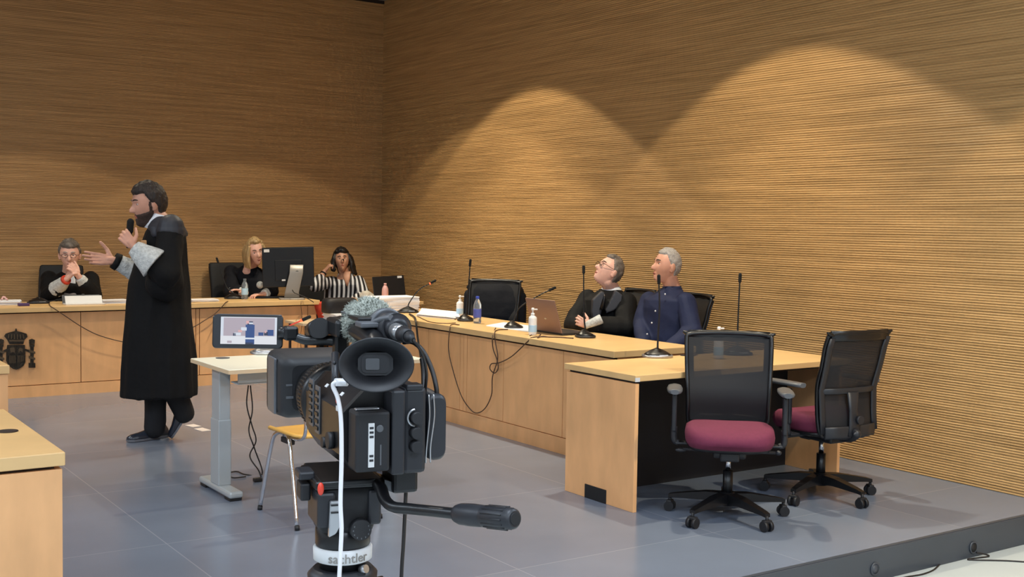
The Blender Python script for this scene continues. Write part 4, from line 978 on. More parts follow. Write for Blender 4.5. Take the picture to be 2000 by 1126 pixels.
lathe(b, [(.008, 0), (.0115, .004), (.0135, .012), (.0142, L_*.3), (.0135, L_*.48), (.0125, L_*.5), (.0138, L_*.53), (.0140, L_*.85), (.0125, L_*.97), (.0095, L_)], A, 28); gp = obj('handle_grip', b, 'dgrey', ph)
b = B()
for i in range(14):
    a = 2*PI*i/14; x, y = math.cos(a)*.0138, math.sin(a)*.0138; cyl(b, A @ V((x, y, L_*.56)), A @ V((x, y, L_*.9)), .0009, n=6)
obj('grip_rib', b, 'black_rubber', gp)
b = B(); cyl(b, g1-n_*.002, g1+n_*.0012, .0075); obj('grip_end', b, 'black_matt', gp)
# ================================================================== PEOPLE
def head_point(d, s=1., P=None):
    """unit direction -> point on the head in the head frame (x right, y face, z up)"""
    P = P or {}
    x, y, z = d
    rx = .076*P.get('w', 1.); X = x*rx; Y = y*(.094 if y > 0 else .100); Z = z*(.118 if z > 0 else .126)
    jaw = sstep(.05, -.95, z); X *= 1-.24*jaw*P.get('jaw', 1)
    if y < 0: Y *= 1-.42*sstep(-.05, -.9, z)
    X *= 1+.05*math.exp(-((z-.35)/.35)**2)
    if y > 0:
        fy = sstep(0, .5, y); ax = abs(x)
        Y += fy*(.030*math.exp(-(x/.42)**2-((z+.84)/.22)**2) + .006*math.exp(-(x/.6)**2-((z+.55)/.3)**2))
        nz = sstep(.16, -.20, z)*sstep(-.36, -.24, z)
        Y += fy*.030*nz*math.exp(-(x/(.10+.07*nz))**2)*P.get('nose', 1)
        Y -= fy*.011*math.exp(-((ax-.40)/.17)**2-((z-.08)/.10)**2)
        Y += fy*.005*math.exp(-((ax-.34)/.25)**2-((z-.25)/.08)**2)
        Y += fy*.004*math.exp(-((ax-.5)/.2)**2-((z+.2)/.2)**2)
        Y += fy*.007*math.exp(-(x/.24)**2-((z+.47)/.05)**2) + fy*.006*math.exp(-(x/.20)**2-((z+.60)/.045)**2)
        Y -= fy*.004*math.exp(-(x/.22)**2-((z+.535)/.02)**2)
    return V((X, Y, Z))*s
def sph_dirs(nu, nv):
    for i in range(nv+1):
        ph = -PI/2+PI*i/nv
        yield i, [V((math.cos(ph)*math.sin(2*PI*j/nu), math.cos(ph)*math.cos(2*PI*j/nu), math.sin(ph))) for j in range(nu)]
def head_shell(bm, HM, s, P, amount=None, nu=80, nv=64, off=0., mi=0, mask=None, sink=.006, nz=0., nsc=40, seed=0):
    b = B(); prev = None
    for i, ds in sph_dirs(nu, nv):
        ring = []
        for d in ds:
            p = head_point(d, s, P)
            if mask:
                m_ = max(0, min(1, mask(d))); n_ = noise.noise(d*nsc*.1+V((seed, 0, 0)))*nz*m_
                p = p + d*(amount(d)*m_ - sink*(1-m_) + n_)
            ring.append(b.verts.new(p))
        if prev:
            for j in range(nu): f = b.faces.new((prev[j], prev[(j+1) % nu], ring[(j+1) % nu], ring[j])); f.smooth = True
        prev = ring
    bmesh.ops.remove_doubles(b, verts=b.verts[:], dist=1e-5)
    b.transform(HM); merge(bm, b, mi)
def ears(bm, HM, s):
    for sg in (-1, 1):
        R = Matrix.Rotation(sg*-.35, 3, 'Z')
        ell(bm, HM @ (V((sg*.079, -.012, -.008))*s), (.009*s, .021*s, .033*s), (HM.to_3x3() @ R))
        ell(bm, HM @ (V((sg*.078, -.006, -.034))*s), (.008*s, .012*s, .012*s), HM.to_3x3())
def head_frame(c, az, pitch=0., roll=0.):
    return frame(c, az, pitch, roll)
def hand(bm, wrist, fdir, ndir, s=1., curl=(.25, .25, .3, .35), thumb=(.9, .5), side=1, spread=.10, tr=None):
    """wrist point, finger direction, palm normal (palm faces ndir); side=+1 right hand"""
    f = V(fdir).normalized(); n_ = (V(ndir)-f*V(ndir).dot(f)).normalized(); x = f.cross(n_)*side   # toward the thumb side
    w = V(wrist)
    K = []
    for k, (dx, L_) in enumerate(((.030, .082), (.010, .086), (-.010, .082), (-.029, .074))):
        kn = w + x*dx*s + f*L_*s; K.append(kn)
        cap(bm, w + x*dx*.55*s + f*.012*s, kn, .0125*s, .0105*s)
    cap(bm, w-f*.02*s, w+f*.03*s, .021*s, .020*s)
    ell(bm, w+f*.045*s, (.036*s, .042*s, .013*s), Matrix((x, f, n_)).transposed())
    for k, (kn, L_) in enumerate(zip(K, (.070, .078, .072, .056))):
        a = 0; p = kn; sp_ = (1.5-k)*spread
        for seg, fr in enumerate((.45, .30, .25)):
            a += curl[k]*(1.15 if seg else .9)
            d = (f*math.cos(a) + n_*math.sin(a) + x*sp_*math.cos(a)).normalized(); q = p+d*L_*fr*s
            cap(bm, p, q, (.0092-.0008*seg)*s, (.0086-.0010*seg)*s); p = q
    t0 = w+x*.022*s+f*.018*s; td = (f*.65+x*thumb[0]+n_*thumb[1]*.6).normalized()
    t1 = t0+td*.042*s; td2 = (f*.9+x*thumb[0]*.55+n_*thumb[1]).normalized(); t2 = t1+td2*.030*s; t3 = t2+(td2+f*.1).normalized()*.024*s
    cap(bm, t0, t1, .0150*s, .0115*s); cap(bm, t1, t2, .0108*s, .0098*s); cap(bm, t2, t3, .0098*s, .0082*s)
def hairmask(front=.60, side=.0, back=-.62, temple=.45):
    def f(d):
        x, y, z = d
        if y > .30: L_ = front - (.12*abs(x)/.6 if False else 0) + .0*x
        elif y > -.05: L_ = side + (front-side)*sstep(-.02, .42, y)
        else: L_ = side + (back-side)*sstep(-.05, -.55, y)
        return sstep(L_-.05, L_+.07, z+.05*noise.noise(d*5))
    return f
def eyes(t, HM, s, P, look=(0, 0), closed=False):
    for sg in (-1, 1):
        c = head_point(V((sg*.40, .91, .07)).normalized(), s, P) - V((0, .0065, 0))*s
        b = B(); ell(b, c, (.0135*s, .0105*s, .0075*s)); ell(b, c+V((look[0]*.005, .0068, look[1]*.003))*s, (.0062*s, .0045*s, .0062*s), mi=1)
        b.transform(HM); e = obj('eye', b, ['eye_white', 'iris'], t)
def brows(t, HM, s, P, m_, z=.27, lift=0.):
    b = B()
    for sg in (-1, 1):
        pts = []
        for k in range(5):
            x = sg*(.16+.11*k); zz_ = z+.035*math.sin(k/4*PI)
            d = V((x, math.sqrt(max(.05, 1-x*x-zz_*zz_)), zz_)).normalized(); pts.append(HM @ (head_point(d, s, P)+d*.001))
        tube(b, pts, [.0025*s, .0042*s, .004*s, .0022*s], 8, k=4)
    obj('eyebrows', b, m_, t)
def lips(t, HM, s, P):
    b = B(); 
    for z, r in ((-.475, .0036), (-.56, .0042)):
        pts = []
        for k in range(7):
            x = -.24+.08*k; zz_ = z + (-.02 if z > -.5 else .03)*(abs(x)/.24)**2
            d = V((x, math.sqrt(1-x*x-zz_*zz_), zz_)); pts.append(HM @ (head_point(d, s, P)-d*.0012))
        tube(b, pts, [.001*s, r*s, r*1.1*s, r*s, .001*s], 8, k=3)
    obj('lips', b, 'lip', t)
def glasses(t, HM, s, P, m_='black', rimless=False):
    b = B(); F_ = .094*s+.010
    for sg in (-1, 1):
        tube(b, [HM @ V((sg*.033*s+math.cos(a)*.0235*s, F_-.004*abs(math.cos(a)), .008*s+math.sin(a)*.0155*s)) for a in [2*PI*i/20 for i in range(20)]], .0017, 6, closed=True, k=2)
        tube(b, [HM @ V((sg*.056*s, F_-.003, .012*s)), HM @ V((sg*.074*s, F_-.03, .012*s)), HM @ V((sg*.084*s, -.005*s, .010*s))], .0018, 6)
    tube(b, [HM @ V((-.010*s, F_, .012*s)), HM @ V((0, F_+.003, .015*s)), HM @ V((.010*s, F_, .012*s))], .0016, 6)
    fr = obj('glasses', b, m_, t)
    b = B()
    for sg in (-1, 1):
        loft(b, [[HM @ V((sg*.033*s+math.cos(a)*.0225*s, F_-.002+dy, .008*s+math.sin(a)*.0145*s)) for a in [2*PI*i/20 for i in range(20)]] for dy in (0, .001)])
    obj('lens', b, 'glass', fr)

def torso(bm, pts, rsx, rsy, sh, fwd, p=2.3):
    """loft from pelvis up: centres, half widths, half depths; sh = shoulder axis unit, fwd = chest direction"""
    loft(bm, [ering(c, V(sh)*a, V(fwd)*d, 30, p) for c, a, d in zip(pts, rsx, rsy)])
Z3 = V((0, 0, 1))

# -------- standing man in a robe --------------------------------------
def standing_man():
    D = lambda z: 8.0-.054*z
    base = onz(305, 852, 0)
    t = thing('person', 'bearded man standing in long black robe, holding a microphone, other hand open', 'person', (base.x, base.y, 0), 285)
    fa = math.radians(34.3-90+12-18)                              # facing azimuth, toward the left and a little to the camera
    az = math.degrees(fa); fwd = V((math.sin(fa), math.cos(fa), 0)); sh = V((math.cos(fa), -math.sin(fa), 0))
    HC = W(291, 397, 7.90); s = 1.16
    HM = head_frame(HC, az-26, -12, 0)
    neck = W(318, 436, 7.92); hip = W(312, 600, 7.97)
    P = {'w': 1.04}
    # joints
    shL = W(334, 452, 7.74); shR = W(312, 455, 8.10)
    elL = W(326, 533, 7.62); wrL = W(262, 484, 7.58)
    elR = W(290, 540, 8.10); wrR = W(222, 508, 7.98)
    hipL = W(322, 620, 7.90); hipR = W(306, 620, 8.04)
    knR = W(306, 730, 7.98); anR = W(302, 836, 8.0)
    knL = W(330, 730, 7.92); anL = W(359, 806, 8.02)
    body = B()
    head_shell(body, HM, s, P); ears(body, HM, s)
    cap(body, HM @ V((0, -.02, -.07)), neck, .060, .066); cap(body, neck, neck-Z3*.05, .07, .09)
    c = [hip-Z3*.06, hip+Z3*.05, W(316, 540, 7.95), W(318, 490, 7.94), W(320, 458, 7.93), W(320, 442, 7.92)]
    torso(body, c, (.15, .17, .17, .19, .18, .08), (.13, .14, .15, .14, .10, .07), sh, fwd)
    for a, e, w_ in ((shL, elL, wrL), (shR, elR, wrR)): cap(body, a, e, .05, .04); cap(body, e, w_, .038, .026)
    for h_, k, a in ((hipL, knL, anL), (hipR, knR, anR)): cap(body, h_, k, .08, .055); cap(body, k, a, .052, .036)
    # left hand closed round the microphone
    m0, m1 = W(251, 478, 7.63), W(255, 433, 7.60); md = (m1-m0).normalized()
    hd = (W(250, 462, 7.55)-wrL).normalized()
    tow = (m0+md*.05-wrL)
    hand(body, wrL+(W(258, 477, 7.54)-wrL)*.5, V((0, 0, 1))*.75-RT*.65, FW*.8-RT*.35+Z3*.1, 1.12, curl=(.9, .95, 1.0, 1.0), thumb=(1.0, .6), side=-1)
    # right hand open, palm up
    hand(body, wrR, W(165, 503, 7.88)-wrR, Z3*.45-FW*.85, 1.25, curl=(.02, .03, .05, .10), thumb=(1.5, .45), side=1, spread=.06)
    body = remesh(body, .0042, 2); obj('body', body, 'skin1', t)
    # face
    eyes(t, HM, s, P, (0.0, -.3)); brows(t, HM, s, P, 'hair_dark'); lips(t, HM, s, P)
    b = B(); head_shell(b, HM, s, P, amount=lambda d: .013+.010*max(0, d.z), mask=hairmask(.56, -.02, -.60), nz=.008, nsc=60); obj('hair', b, 'hair_dark', t)
    def beard(d):
        x, y, z = d
        m_ = sstep(-.22-.16*min(1, max(0, y)), -.42-.05*max(0, y), z)*sstep(-.06, .12, y)
        m_ = max(m_, .8*math.exp(-(x/.22)**4-((z+.40)/.045)**2) if y > 0 else 0)
        m_ = max(m_, sstep(-.10, .06, y)*sstep(.42, .12, y)*sstep(.30, .0, z)*.8)
        mouth = math.exp(-(x/.2)**4-((z+.52)/.085)**4) if y > 0 else 0
        return m_*(1-mouth)
    b = B(); head_shell(b, HM, s, P, amount=lambda d: .006+.012*sstep(-.6, -.95, d.z), mask=beard, nz=.004, nsc=90, seed=3); obj('beard', b, 'beard', t)
    # shirt collar
    b = B(); cc = neck+Z3*.008-RT*.012; loft(b, [ering(cc+Z3*dz+RT*.004, sh*r, fwd*(r+.006), 30, 2) for dz, r in ((-.06, .098), (-.02, .088), (.045, .078), (.052, .073))]); b.transform(Matrix.Translation(cc) @ Matrix.Rotation(.25, 4, sh) @ Matrix.Translation(-cc)); obj('shirt_collar', b, 'shirt_white', t)
    # robe
    def rg(y, x0, x1, d, dz=0., fold=0.): 
        c_ = W((x0+x1)/2, y, 7.94); hw = (x1-x0)/2*7.94/F
        return ering(c_, RT*hw, V((FW.x, FW.y, 0))*d, 56, 2.2, fold, 11, y*.01)
    b = B()
    loft(b, [rg(772, 240, 384, .20, fold=.028), rg(755, 241, 384, .20, fold=.028), rg(700, 245, 380, .21, fold=.022), rg(640, 248, 374, .20, fold=.016), rg(590, 251, 369, .19, fold=.01), rg(550, 256, 367, .19, fold=.006), rg(510, 268, 364, .19), rg(475, 282, 362, .20), rg(452, 292, 357, .20), rg(436, 300, 346, .15), rg(426, 308, 338, .10)])
    cap(b, shL, elL, .080, .088); cap(b, elL, elL+(wrL-elL)*.40, .088, .072); cap(b, shL.lerp(hip, .35), elL.lerp(hip, .3), .10, .12); cap(b, elL-Z3*.03, elL.lerp(wrL, .25)-Z3*.05, .07, .05)
    cap(b, shR, elR, .075, .075); cap(b, elR, elR+(wrR-elR)*.30, .075, .075)
    b = remesh(b, .009, 2, (.009, 6.5, (1, 1, .25))); obj('robe', b, 'robe', t)
    # satin yoke over the shoulders
    b = B(); k_ = lambda y, x0, x1, d: rg(y, x0, x1, d)
    cap(b, shL+Z3*.03, shL+Z3*.012, .088, .096); loft(b, [rg(462, 299, 361, .225), rg(455, 296, 362, .225), rg(442, 294, 356, .205), rg(431, 300, 348, .155), rg(422, 308, 340, .105)])
    b = remesh(b, .008, 2); 
    for v in list(b.verts):
        pass
    obj('satin_yoke', b, 'satin', t)
    # lace cuffs
    def cuff(a, e, r0, r1, r2, col='lace', n_='lace_cuff'):
        A = aim(a, e); L_ = (V(e)-V(a)).length
        b = B(); loft(b, [[A @ V((math.cos(x)*r*(1+.05*math.sin(5*x)), math.sin(x)*r, z)) for x in [2*PI*i/36 for i in range(36)]] for r, z in ((r0*.8, 0), (r0, .0), (r1, L_*.5), (r2, L_), (r2*.9, L_*1.0))])
        return obj(n_, remesh(b, .006, 1, (.0022, 22, (1, 1, 1))), col, t)
    dL = (elL-wrL).normalized(); dR = (elR-wrR).normalized()
    cuff(wrL-dL*.005, wrL+dL*.165, .050, .080, .110)
    cuff(wrR+dR*.026, wrR+dR*.20, .052, .066, .088)
    b = B(); A = aim(wrR+dR*.0, wrR+dR*.035); loft(b, [[A @ V((math.cos(x)*r, math.sin(x)*r, z)) for x in [2*PI*i/32 for i in range(32)]] for r, z in ((.040, .0), (.056, .0), (.062, .035), (.052, .04))]); obj('sleeve_edge', b, 'robe', t)
    b = B(); q = W(281, 476, 7.72); box(b, q, (.035, .02, .05), frame((0, 0, 0), 0), .006); obj('badge', b, 'beech', t, 'small golden badge on the chest')
    # trousers
    b = B()
    for h_, k, a in ((hipL, knL, anL), (hipR, knR, anR)): cap(b, h_, k, .105, .085); cap(b, k, a, .083, .068)
    obj('trousers', remesh(b, .008, 2, (.006, 8, (1, 1, .5))), 'trousers', t)
    # shoes
    def shoe(heel, toe, lift=0.):
        b = B(); d = (toe-heel); L_ = d.length; f = d.normalized(); x = f.cross(Z3).normalized(); u = x.cross(f)
        sec = ((0, .030, .055), (.05, .036, .075), (.3, .040, .075), (.5, .042, .058), (.7, .050, .042), (.9, .040, .034), (1., .015, .022))
        loft(b, [[heel+f*(L_*q)+x*(math.cos(a)*w_)+u*(max(0, math.sin(a))*h_+.012) for a in [2*PI*i/24 for i in range(24)]] for q, w_, h_ in sec])
        s_ = obj('shoe', b, 'shoe', t)
        b = B(); loft(b, [[heel+f*(L_*q)+x*sx*(w_+.004)+u*z for sx, z in ((1, 0), (1, .014), (-1, .014), (-1, 0))] for q, w_, h_ in sec]); 
        for fc in b.faces: fc.smooth = False
        obj('sole', b, 'shoe_edge', s_)
    toeR = onz(249, 862, .004); heR = onz(326, 851, .004); shoe(heR, toeR)
    toeL = W(336, 850, 8.03); toeL.z = .006; heL = W(374, 797, 8.06); shoe(heL, toeL)
    # the microphone he holds is a thing of its own
    mt = thing('handheld_microphone', 'black handheld microphone in the fist of the standing man', 'microphone', mx=frame(m0, 0))
    b = B(); cyl(b, m0-md*.02, m0+md*.09, .013, .017); obj('handle', b, 'black', mt)
    b = B(); cap(b, m0+md*.095, m1, .022, .023); obj('head_grille', b, 'foam', mt)
standing_man()

# -------- seated people -----------------------------------------------
def seated(label, az, HC, hs, haz, hpitch, hroll, neck, shL, shR, elL, elR, wrL, wrR, hip, skinm, P=None, chest=None):
    """common body; returns (thing, body bmesh, head matrix, axes). Finish with obj('body', remesh(...))"""
    fa = math.radians(az); fwd = V((math.sin(fa), math.cos(fa), 0))
    t = thing('person', label, 'person', (hip.x, hip.y, 0), az)
    sh = (V(shR)-V(shL)).normalized()
    HM = head_frame(HC, haz, hpitch, hroll); P = P or {}
    b = B(); head_shell(b, HM, hs, P); ears(b, HM, hs)
    cap(b, HM @ (V((0, -.025, -.075))*hs), neck, .054*hs, .062*hs); cap(b, neck, neck-Z3*.05, .064, .09)
    up = (V(neck)-V(hip)).normalized(); shc = (V(shL)+V(shR))/2; hw = (V(shR)-V(shL)).length/2
    cs = [hip-Z3*.03, hip.lerp(neck, .25), hip.lerp(neck, .5), hip.lerp(neck, .75), shc.lerp(neck, .15), neck-Z3*.02]
    torso(b, cs, (.16, .155, .16, .175, hw*.92, .07), (.12, .12, .13, .13, .09, .06), sh, fwd)
    for a, e, w_ in ((shL, elL, wrL), (shR, elR, wrR)): cap(b, a, e, .048, .038); cap(b, e, w_, .036, .026)
    r = V((fwd.y, -fwd.x, 0))
    for sg in (-1, 1):
        h0 = hip+r*sg*.09; k = V((hip.x, hip.y, .50))+r*sg*.12+fwd*.40; a = V((k.x, k.y, .09))+fwd*.02
        cap(b, h0, k, .075, .055); cap(b, k, a, .05, .036); cap(b, a-Z3*.045, a+fwd*.13-Z3*.05, .034, .028)
    return t, b, HM, fwd, sh, r
def legs_cloth(t, hip, fwd, r, m_='trousers'):
    b = B()
    for sg in (-1, 1):
        h0 = hip+r*sg*.09; k = V((hip.x, hip.y, .50))+r*sg*.12+fwd*.40; a = V((k.x, k.y, .10))+fwd*.02
        cap(b, h0, k, .095, .075); cap(b, k, a, .07, .06)
    obj('trousers', remesh(b, .012, 2), m_, t)
    for sg in (-1, 1):
        k = V((hip.x, hip.y, .0))+r*sg*.12+fwd*.42; b = B(); cap(b, k+Z3*.042, k+fwd*.17+Z3*.034, .041, .034); obj('shoe', b, 'shoe', t)
def sleeves(b, items):
    for a, e, w_, r0, r1, r2, k in items: cap(b, a, e, r0, r1); cap(b, e, e+(w_-e)*k, r1, r2)
def cuff2(t, a, d, L_, r0, r1, m_='lace', n_='lace_cuff'):
    A = aim(a, a+d*L_); b = B()
    loft(b, [[A @ V((math.cos(x)*r, math.sin(x)*r, z)) for x in [2*PI*i/28 for i in range(28)]] for r, z in ((r0*.75, 0), (r0, 0), ((r0+r1)/2, L_*.5), (r1, L_), (r1*.85, L_))])
    obj(n_, remesh(b, .006, 1, (.002, 20, (1, 1, 1))), m_, t)
def cloth_torso(b, hip, neck, shL, shR, sh, fwd, k=1., chest=.165):
    shc = (shL+shR)/2; hw = (shR-shL).length/2
    cs = [hip-Z3*.06, hip.lerp(neck, .25), hip.lerp(neck, .5), hip.lerp(neck, .75), shc.lerp(neck, .1), shc.lerp(neck, .6), neck]
    torso(b, cs, (.20*k, .195*k, .20*k, .215*k, hw+.015, hw*.65, .075), (.17, .165, chest, chest, .12, .095, .075), sh, fwd)

# man with clasped hands
def judge():
    HC = W(136, 497, 10.62); neck = W(137, 531, 10.74); shL = W(178, 545, 10.78); shR = W(96, 545, 10.78); hip = V((W(137, 600, 10.9).x+.02, 11.16, .55))
    elL = W(183, 577, 10.60); elR = W(97, 578, 10.60); wrL = W(152, 537, 10.45); wrR = W(130, 545, 10.43)
    s = 1.12; P = {'w': .98}
    t, b, HM, fwd, sh, r = seated('grey haired man in glasses and black robe, hands clasped at his mouth behind the bench', 194, HC, s, 196, -8, 0, neck, shL, shR, elL, elR, wrL, wrR, hip, 'skin2', P)
    hand(b, wrR, W(146, 524, 10.42)-wrR, -RT*-.6+FW*.6, 1.1, curl=(.9, .9, .9, .9), thumb=(.5, .3), side=1)
    hand(b, wrL, W(141, 522, 10.42)-wrL, -RT*.7+FW*.5, 1.1, curl=(.9, .9, .9, .9), thumb=(.5, .3), side=-1)
    obj('body', remesh(b, .0045, 2), 'skin2', t)
    eyes(t, HM, s, P, (0, -.4)); brows(t, HM, s, P, 'hair_grey'); lips(t, HM, s, P); glasses(t, HM, s, P, 'black')
    b = B(); head_shell(b, HM, s, P, amount=lambda d: .012+.012*max(0, d.z), mask=hairmask(.56, .0, -.6), nz=.008); obj('hair', b, 'hair_saltpepper', t)
    b = B(); cloth_torso(b, hip, neck, shL, shR, sh, fwd, 1.05)
    sleeves(b, ((shL, elL, wrL, .075, .075, .068, .5), (shR, elR, wrR, .075, .078, .072, .5)))
    obj('robe', remesh(b, .009, 2, (.006, 6, (1, 1, .5))), 'robe', t)
    b = B(); loft(b, [ering(neck+Z3*dz, sh*r_, fwd*(r_+.004), 28, 2) for dz, r_ in ((-.04, .086), (.0, .078), (.025, .071), (.03, .066))]); obj('shirt_collar', b, 'shirt_white', t)
    b = B(); loft(b, [ering(neck+fwd*.10-Z3*z+fwd*.03*z/.1, sh*w_, Z3*0+fwd*.006, 12, 3) for z, w_ in ((.0, .02), (.06, .05), (.2, .06))]); obj('shirt_front', b, 'shirt_white', t)
    cuff2(t, wrR+(elR-wrR).normalized()*.02, (elR-wrR).normalized(), .17, .045, .078); cuff2(t, wrL+(elL-wrL).normalized()*.03, (elL-wrL).normalized(), .17, .042, .070)
    b = B(); A = aim(wrR, elR); loft(b, [[A @ V((math.cos(x)*r_, math.sin(x)*r_, z)) for x in [2*PI*i/24 for i in range(24)]] for r_, z in ((.036, .0), (.044, .0), (.047, .02), (.038, .022))]); obj('cuff_trim', b, 'red', t, 'red trim above the cuff')
    legs_cloth(t, hip, fwd, r)
judge()

def blonde():
    HC = W(499, 491, 11.50); neck = W(489, 520, 11.66); shL = W(527, 537, 11.66); shR = W(452, 530, 11.72); hip = V((W(485, 600, 11.8).x, 11.12, .55))
    elL = W(532, 568, 11.50); elR = W(452, 570, 11.45); wrL = W(516, 574, 11.36); wrR = W(478, 570, 11.38)
    s = 1.06; P = {'w': .93, 'jaw': 1.1}
    t, b, HM, fwd, sh, r = seated('blonde woman in black robe leaning toward the computer monitor behind the bench', 190, HC, s, 186, -10, 10, neck, shL, shR, elL, elR, wrL, wrR, hip, 'skin2', P)
    hand(b, wrR, W(464, 566, 11.33)-wrR-RT*.0, -Z3, 1.05, curl=(.2, .25, .3, .35), thumb=(.8, .3), side=1)
    hand(b, wrL, W(500, 575, 11.32)-wrL, -Z3, 1.05, curl=(.4, .45, .5, .5), thumb=(.6, .4), side=-1)
    obj('body', remesh(b, .0045, 2), 'skin2', t)
    eyes(t, HM, s, P, (.3, -.5)); brows(t, HM, s, P, 'hair_brown'); lips(t, HM, s, P)
    b = B(); head_shell(b, HM, s, P, amount=lambda d: .014+.012*max(0, d.z), mask=hairmask(.74, -.15, -1.2), nz=.006)
    for sg in (-1, 1):
        for k in range(4):
            x = sg*(.078+.006*k); y = .045-.03*k
            tube(b, [HM @ V((x*.8, y*.9, .07)), HM @ V((x*1.10, y, .0)), HM @ V((x*1.16, y+.005, -.08)), HM @ V((x*1.1, y+.01, -.155))], [.016, .021, .018, .008], 10)
    tube(b, [HM @ V((0, -.06, .06)), HM @ V((0, -.10, -.02)), HM @ V((0, -.09, -.12)), HM @ V((0, -.08, -.17))], [.06, .065, .05, .03], 12)
    obj('hair', remesh(b, .0055, 1, (.0025, 18, (1, 1, .25))), 'hair_blond', t)
    b = B(); cloth_torso(b, hip, neck, shL, shR, sh, fwd, 1.); loft(b, [ering(neck+Z3*dz, sh*r_, fwd*(r_+.004), 28, 2) for dz, r_ in ((-.06, .10), (.0, .072), (.035, .062), (.05, .058))])
    sleeves(b, ((shL, elL, wrL, .068, .068, .06, .5), (shR, elR, wrR, .07, .075, .07, .5)))
    obj('robe', remesh(b, .009, 2, (.006, 6, (1, 1, .5))), 'navy_robe', t)
    cuff2(t, wrR+(elR-wrR).normalized()*.01, (elR-wrR).normalized(), .13, .045, .075); cuff2(t, wrL-(W(500, 575, 11.32)-wrL).normalized()*.0, (elL-wrL).normalized(), .12, .045, .06)
    b = B(); q = W(508, 556, 11.36); lathe(b, [(.0, 0), (.034, .0), (.036, .004), (.0, .006)], aim(q, q-FW), 28); obj('robe_emblem', b, 'lace', t, 'round embroidered emblem on the robe')
    legs_cloth(t, hip, fwd, r)
blonde()

def stripes():
    m = bpy.data.materials.new('striped_blouse'); m.use_nodes = True; nt = m.node_tree; N = nt.nodes; L_ = nt.links
    tc = N.new('ShaderNodeTexCoord'); mp = N.new('ShaderNodeMapping'); mp.inputs['Rotation'].default_value = (0, 0, .0)
    wv = N.new('ShaderNodeTexWave'); wv.wave_type = 'BANDS'; wv.bands_direction = 'X'; wv.inputs['Scale'].default_value = 7.2; wv.inputs['Distortion'].default_value = 1.6; wv.inputs['Detail'].default_value = 1; wv.inputs['Detail Scale'].default_value = .6
    cr = N.new('ShaderNodeValToRGB'); cr.color_ramp.interpolation = 'CONSTANT'; cr.color_ramp.elements[0].color = (*lin('15151c'), 1); cr.color_ramp.elements[1].color = (*lin('D5D6DA'), 1); cr.color_ramp.elements[1].position = .55
    b_ = N['Principled BSDF']; b_.inputs['Roughness'].default_value = .6
    L_.new(tc.outputs['Object'], mp.inputs[0]); L_.new(mp.outputs[0], wv.inputs['Vector']); L_.new(wv.outputs['Fac'], cr.inputs[0]); L_.new(cr.outputs[0], b_.inputs['Base Color']); M['stripes'] = m
    HC = W(668, 508, 12.10); neck = W(674, 533, 12.17); shL = W(700, 549, 12.18); shR = W(650, 550, 12.20); hip = V((W(668, 600, 12.2).x, 11.16, .52))
    elL = W(712, 578, 12.02); elR = W(616, 557, 11.95); wrL = W(690, 584, 11.85); wrR = W(634, 530, 12.05)
    s = 1.0; P = {'w': .95, 'jaw': 1.1}
    t, b, HM, fwd, sh, r = seated('dark haired woman in black and white striped blouse, chin on hand, in the back corner', 196, HC, s, 205, 8, 4, neck, shL, shR, elL, elR, wrL, wrR, hip, 'skin3', P)
    hand(b, wrR, W(644, 517, 12.05)-wrR, FW*.3+RT, 1., curl=(.8, .85, .9, .9), thumb=(.6, .4), side=1)
    hand(b, wrL, W(676, 588, 11.85)-wrL, -Z3, 1., curl=(.4, .4, .4, .4), side=-1)
    obj('body', remesh(b, .0045, 2), 'skin3', t)
    eyes(t, HM, s, P, (0, 0)); brows(t, HM, s, P, 'hair_black'); lips(t, HM, s, P)
    b = B(); head_shell(b, HM, s, P, amount=lambda d: .016+.012*max(0, d.z), mask=hairmask(.60, -.2, -1.2), nz=.008)
    for sg, n_ in ((-1, 5), (1, 2)):
        for k in range(n_):
            x = sg*(.078+.005*k); y = .02-.03*k
            tube(b, [HM @ V((x*.85, y, .06)), HM @ V((x*1.12, y, .0)), HM @ V((x*1.22, y-.01, -.08)), HM @ V((x*(1.45 if sg < 0 else .95), y-.02, -.15 if sg < 0 else -.10))], [.016, .022, .022, .012], 10)
    tube(b, [HM @ V((0, -.06, .05)), HM @ V((0, -.10, -.04)), HM @ V((0, -.09, -.14))], [.06, .065, .04], 12)
    obj('hair', remesh(b, .0055, 1, (.005, 16, (1, 1, .6))), 'hair_black', t)
    b = B(); cloth_torso(b, hip, neck, shL, shR, sh, fwd, .92, .14)
    sleeves(b, ((shL, elL, wrL, .062, .062, .05, .8), (shR, elR, wrR, .062, .066, .055, .45)))
    obj('blouse', remesh(b, .008, 2, (.005, 7, (1, 1, .5))), m, t)
    b = B(); loft(b, [ering(neck+fwd*(.085+.35*z)-Z3*z, sh*w_, fwd*.012, 14, 2) for z, w_ in ((-.02, .045), (.05, .035), (.13, .008))]); obj('neckline_skin', b, 'skin3', t)
    b = B(); A = aim(wrR, elR); loft(b, [[A @ V((math.cos(x)*r_, math.sin(x)*r_, z)) for x in [2*PI*i/20 for i in range(20)]] for r_, z in ((.028, .02), (.034, .02), (.034, .035), (.028, .037))]); obj('bracelet', b, 'black', t)
    legs_cloth(t, hip, fwd, r)
stripes()

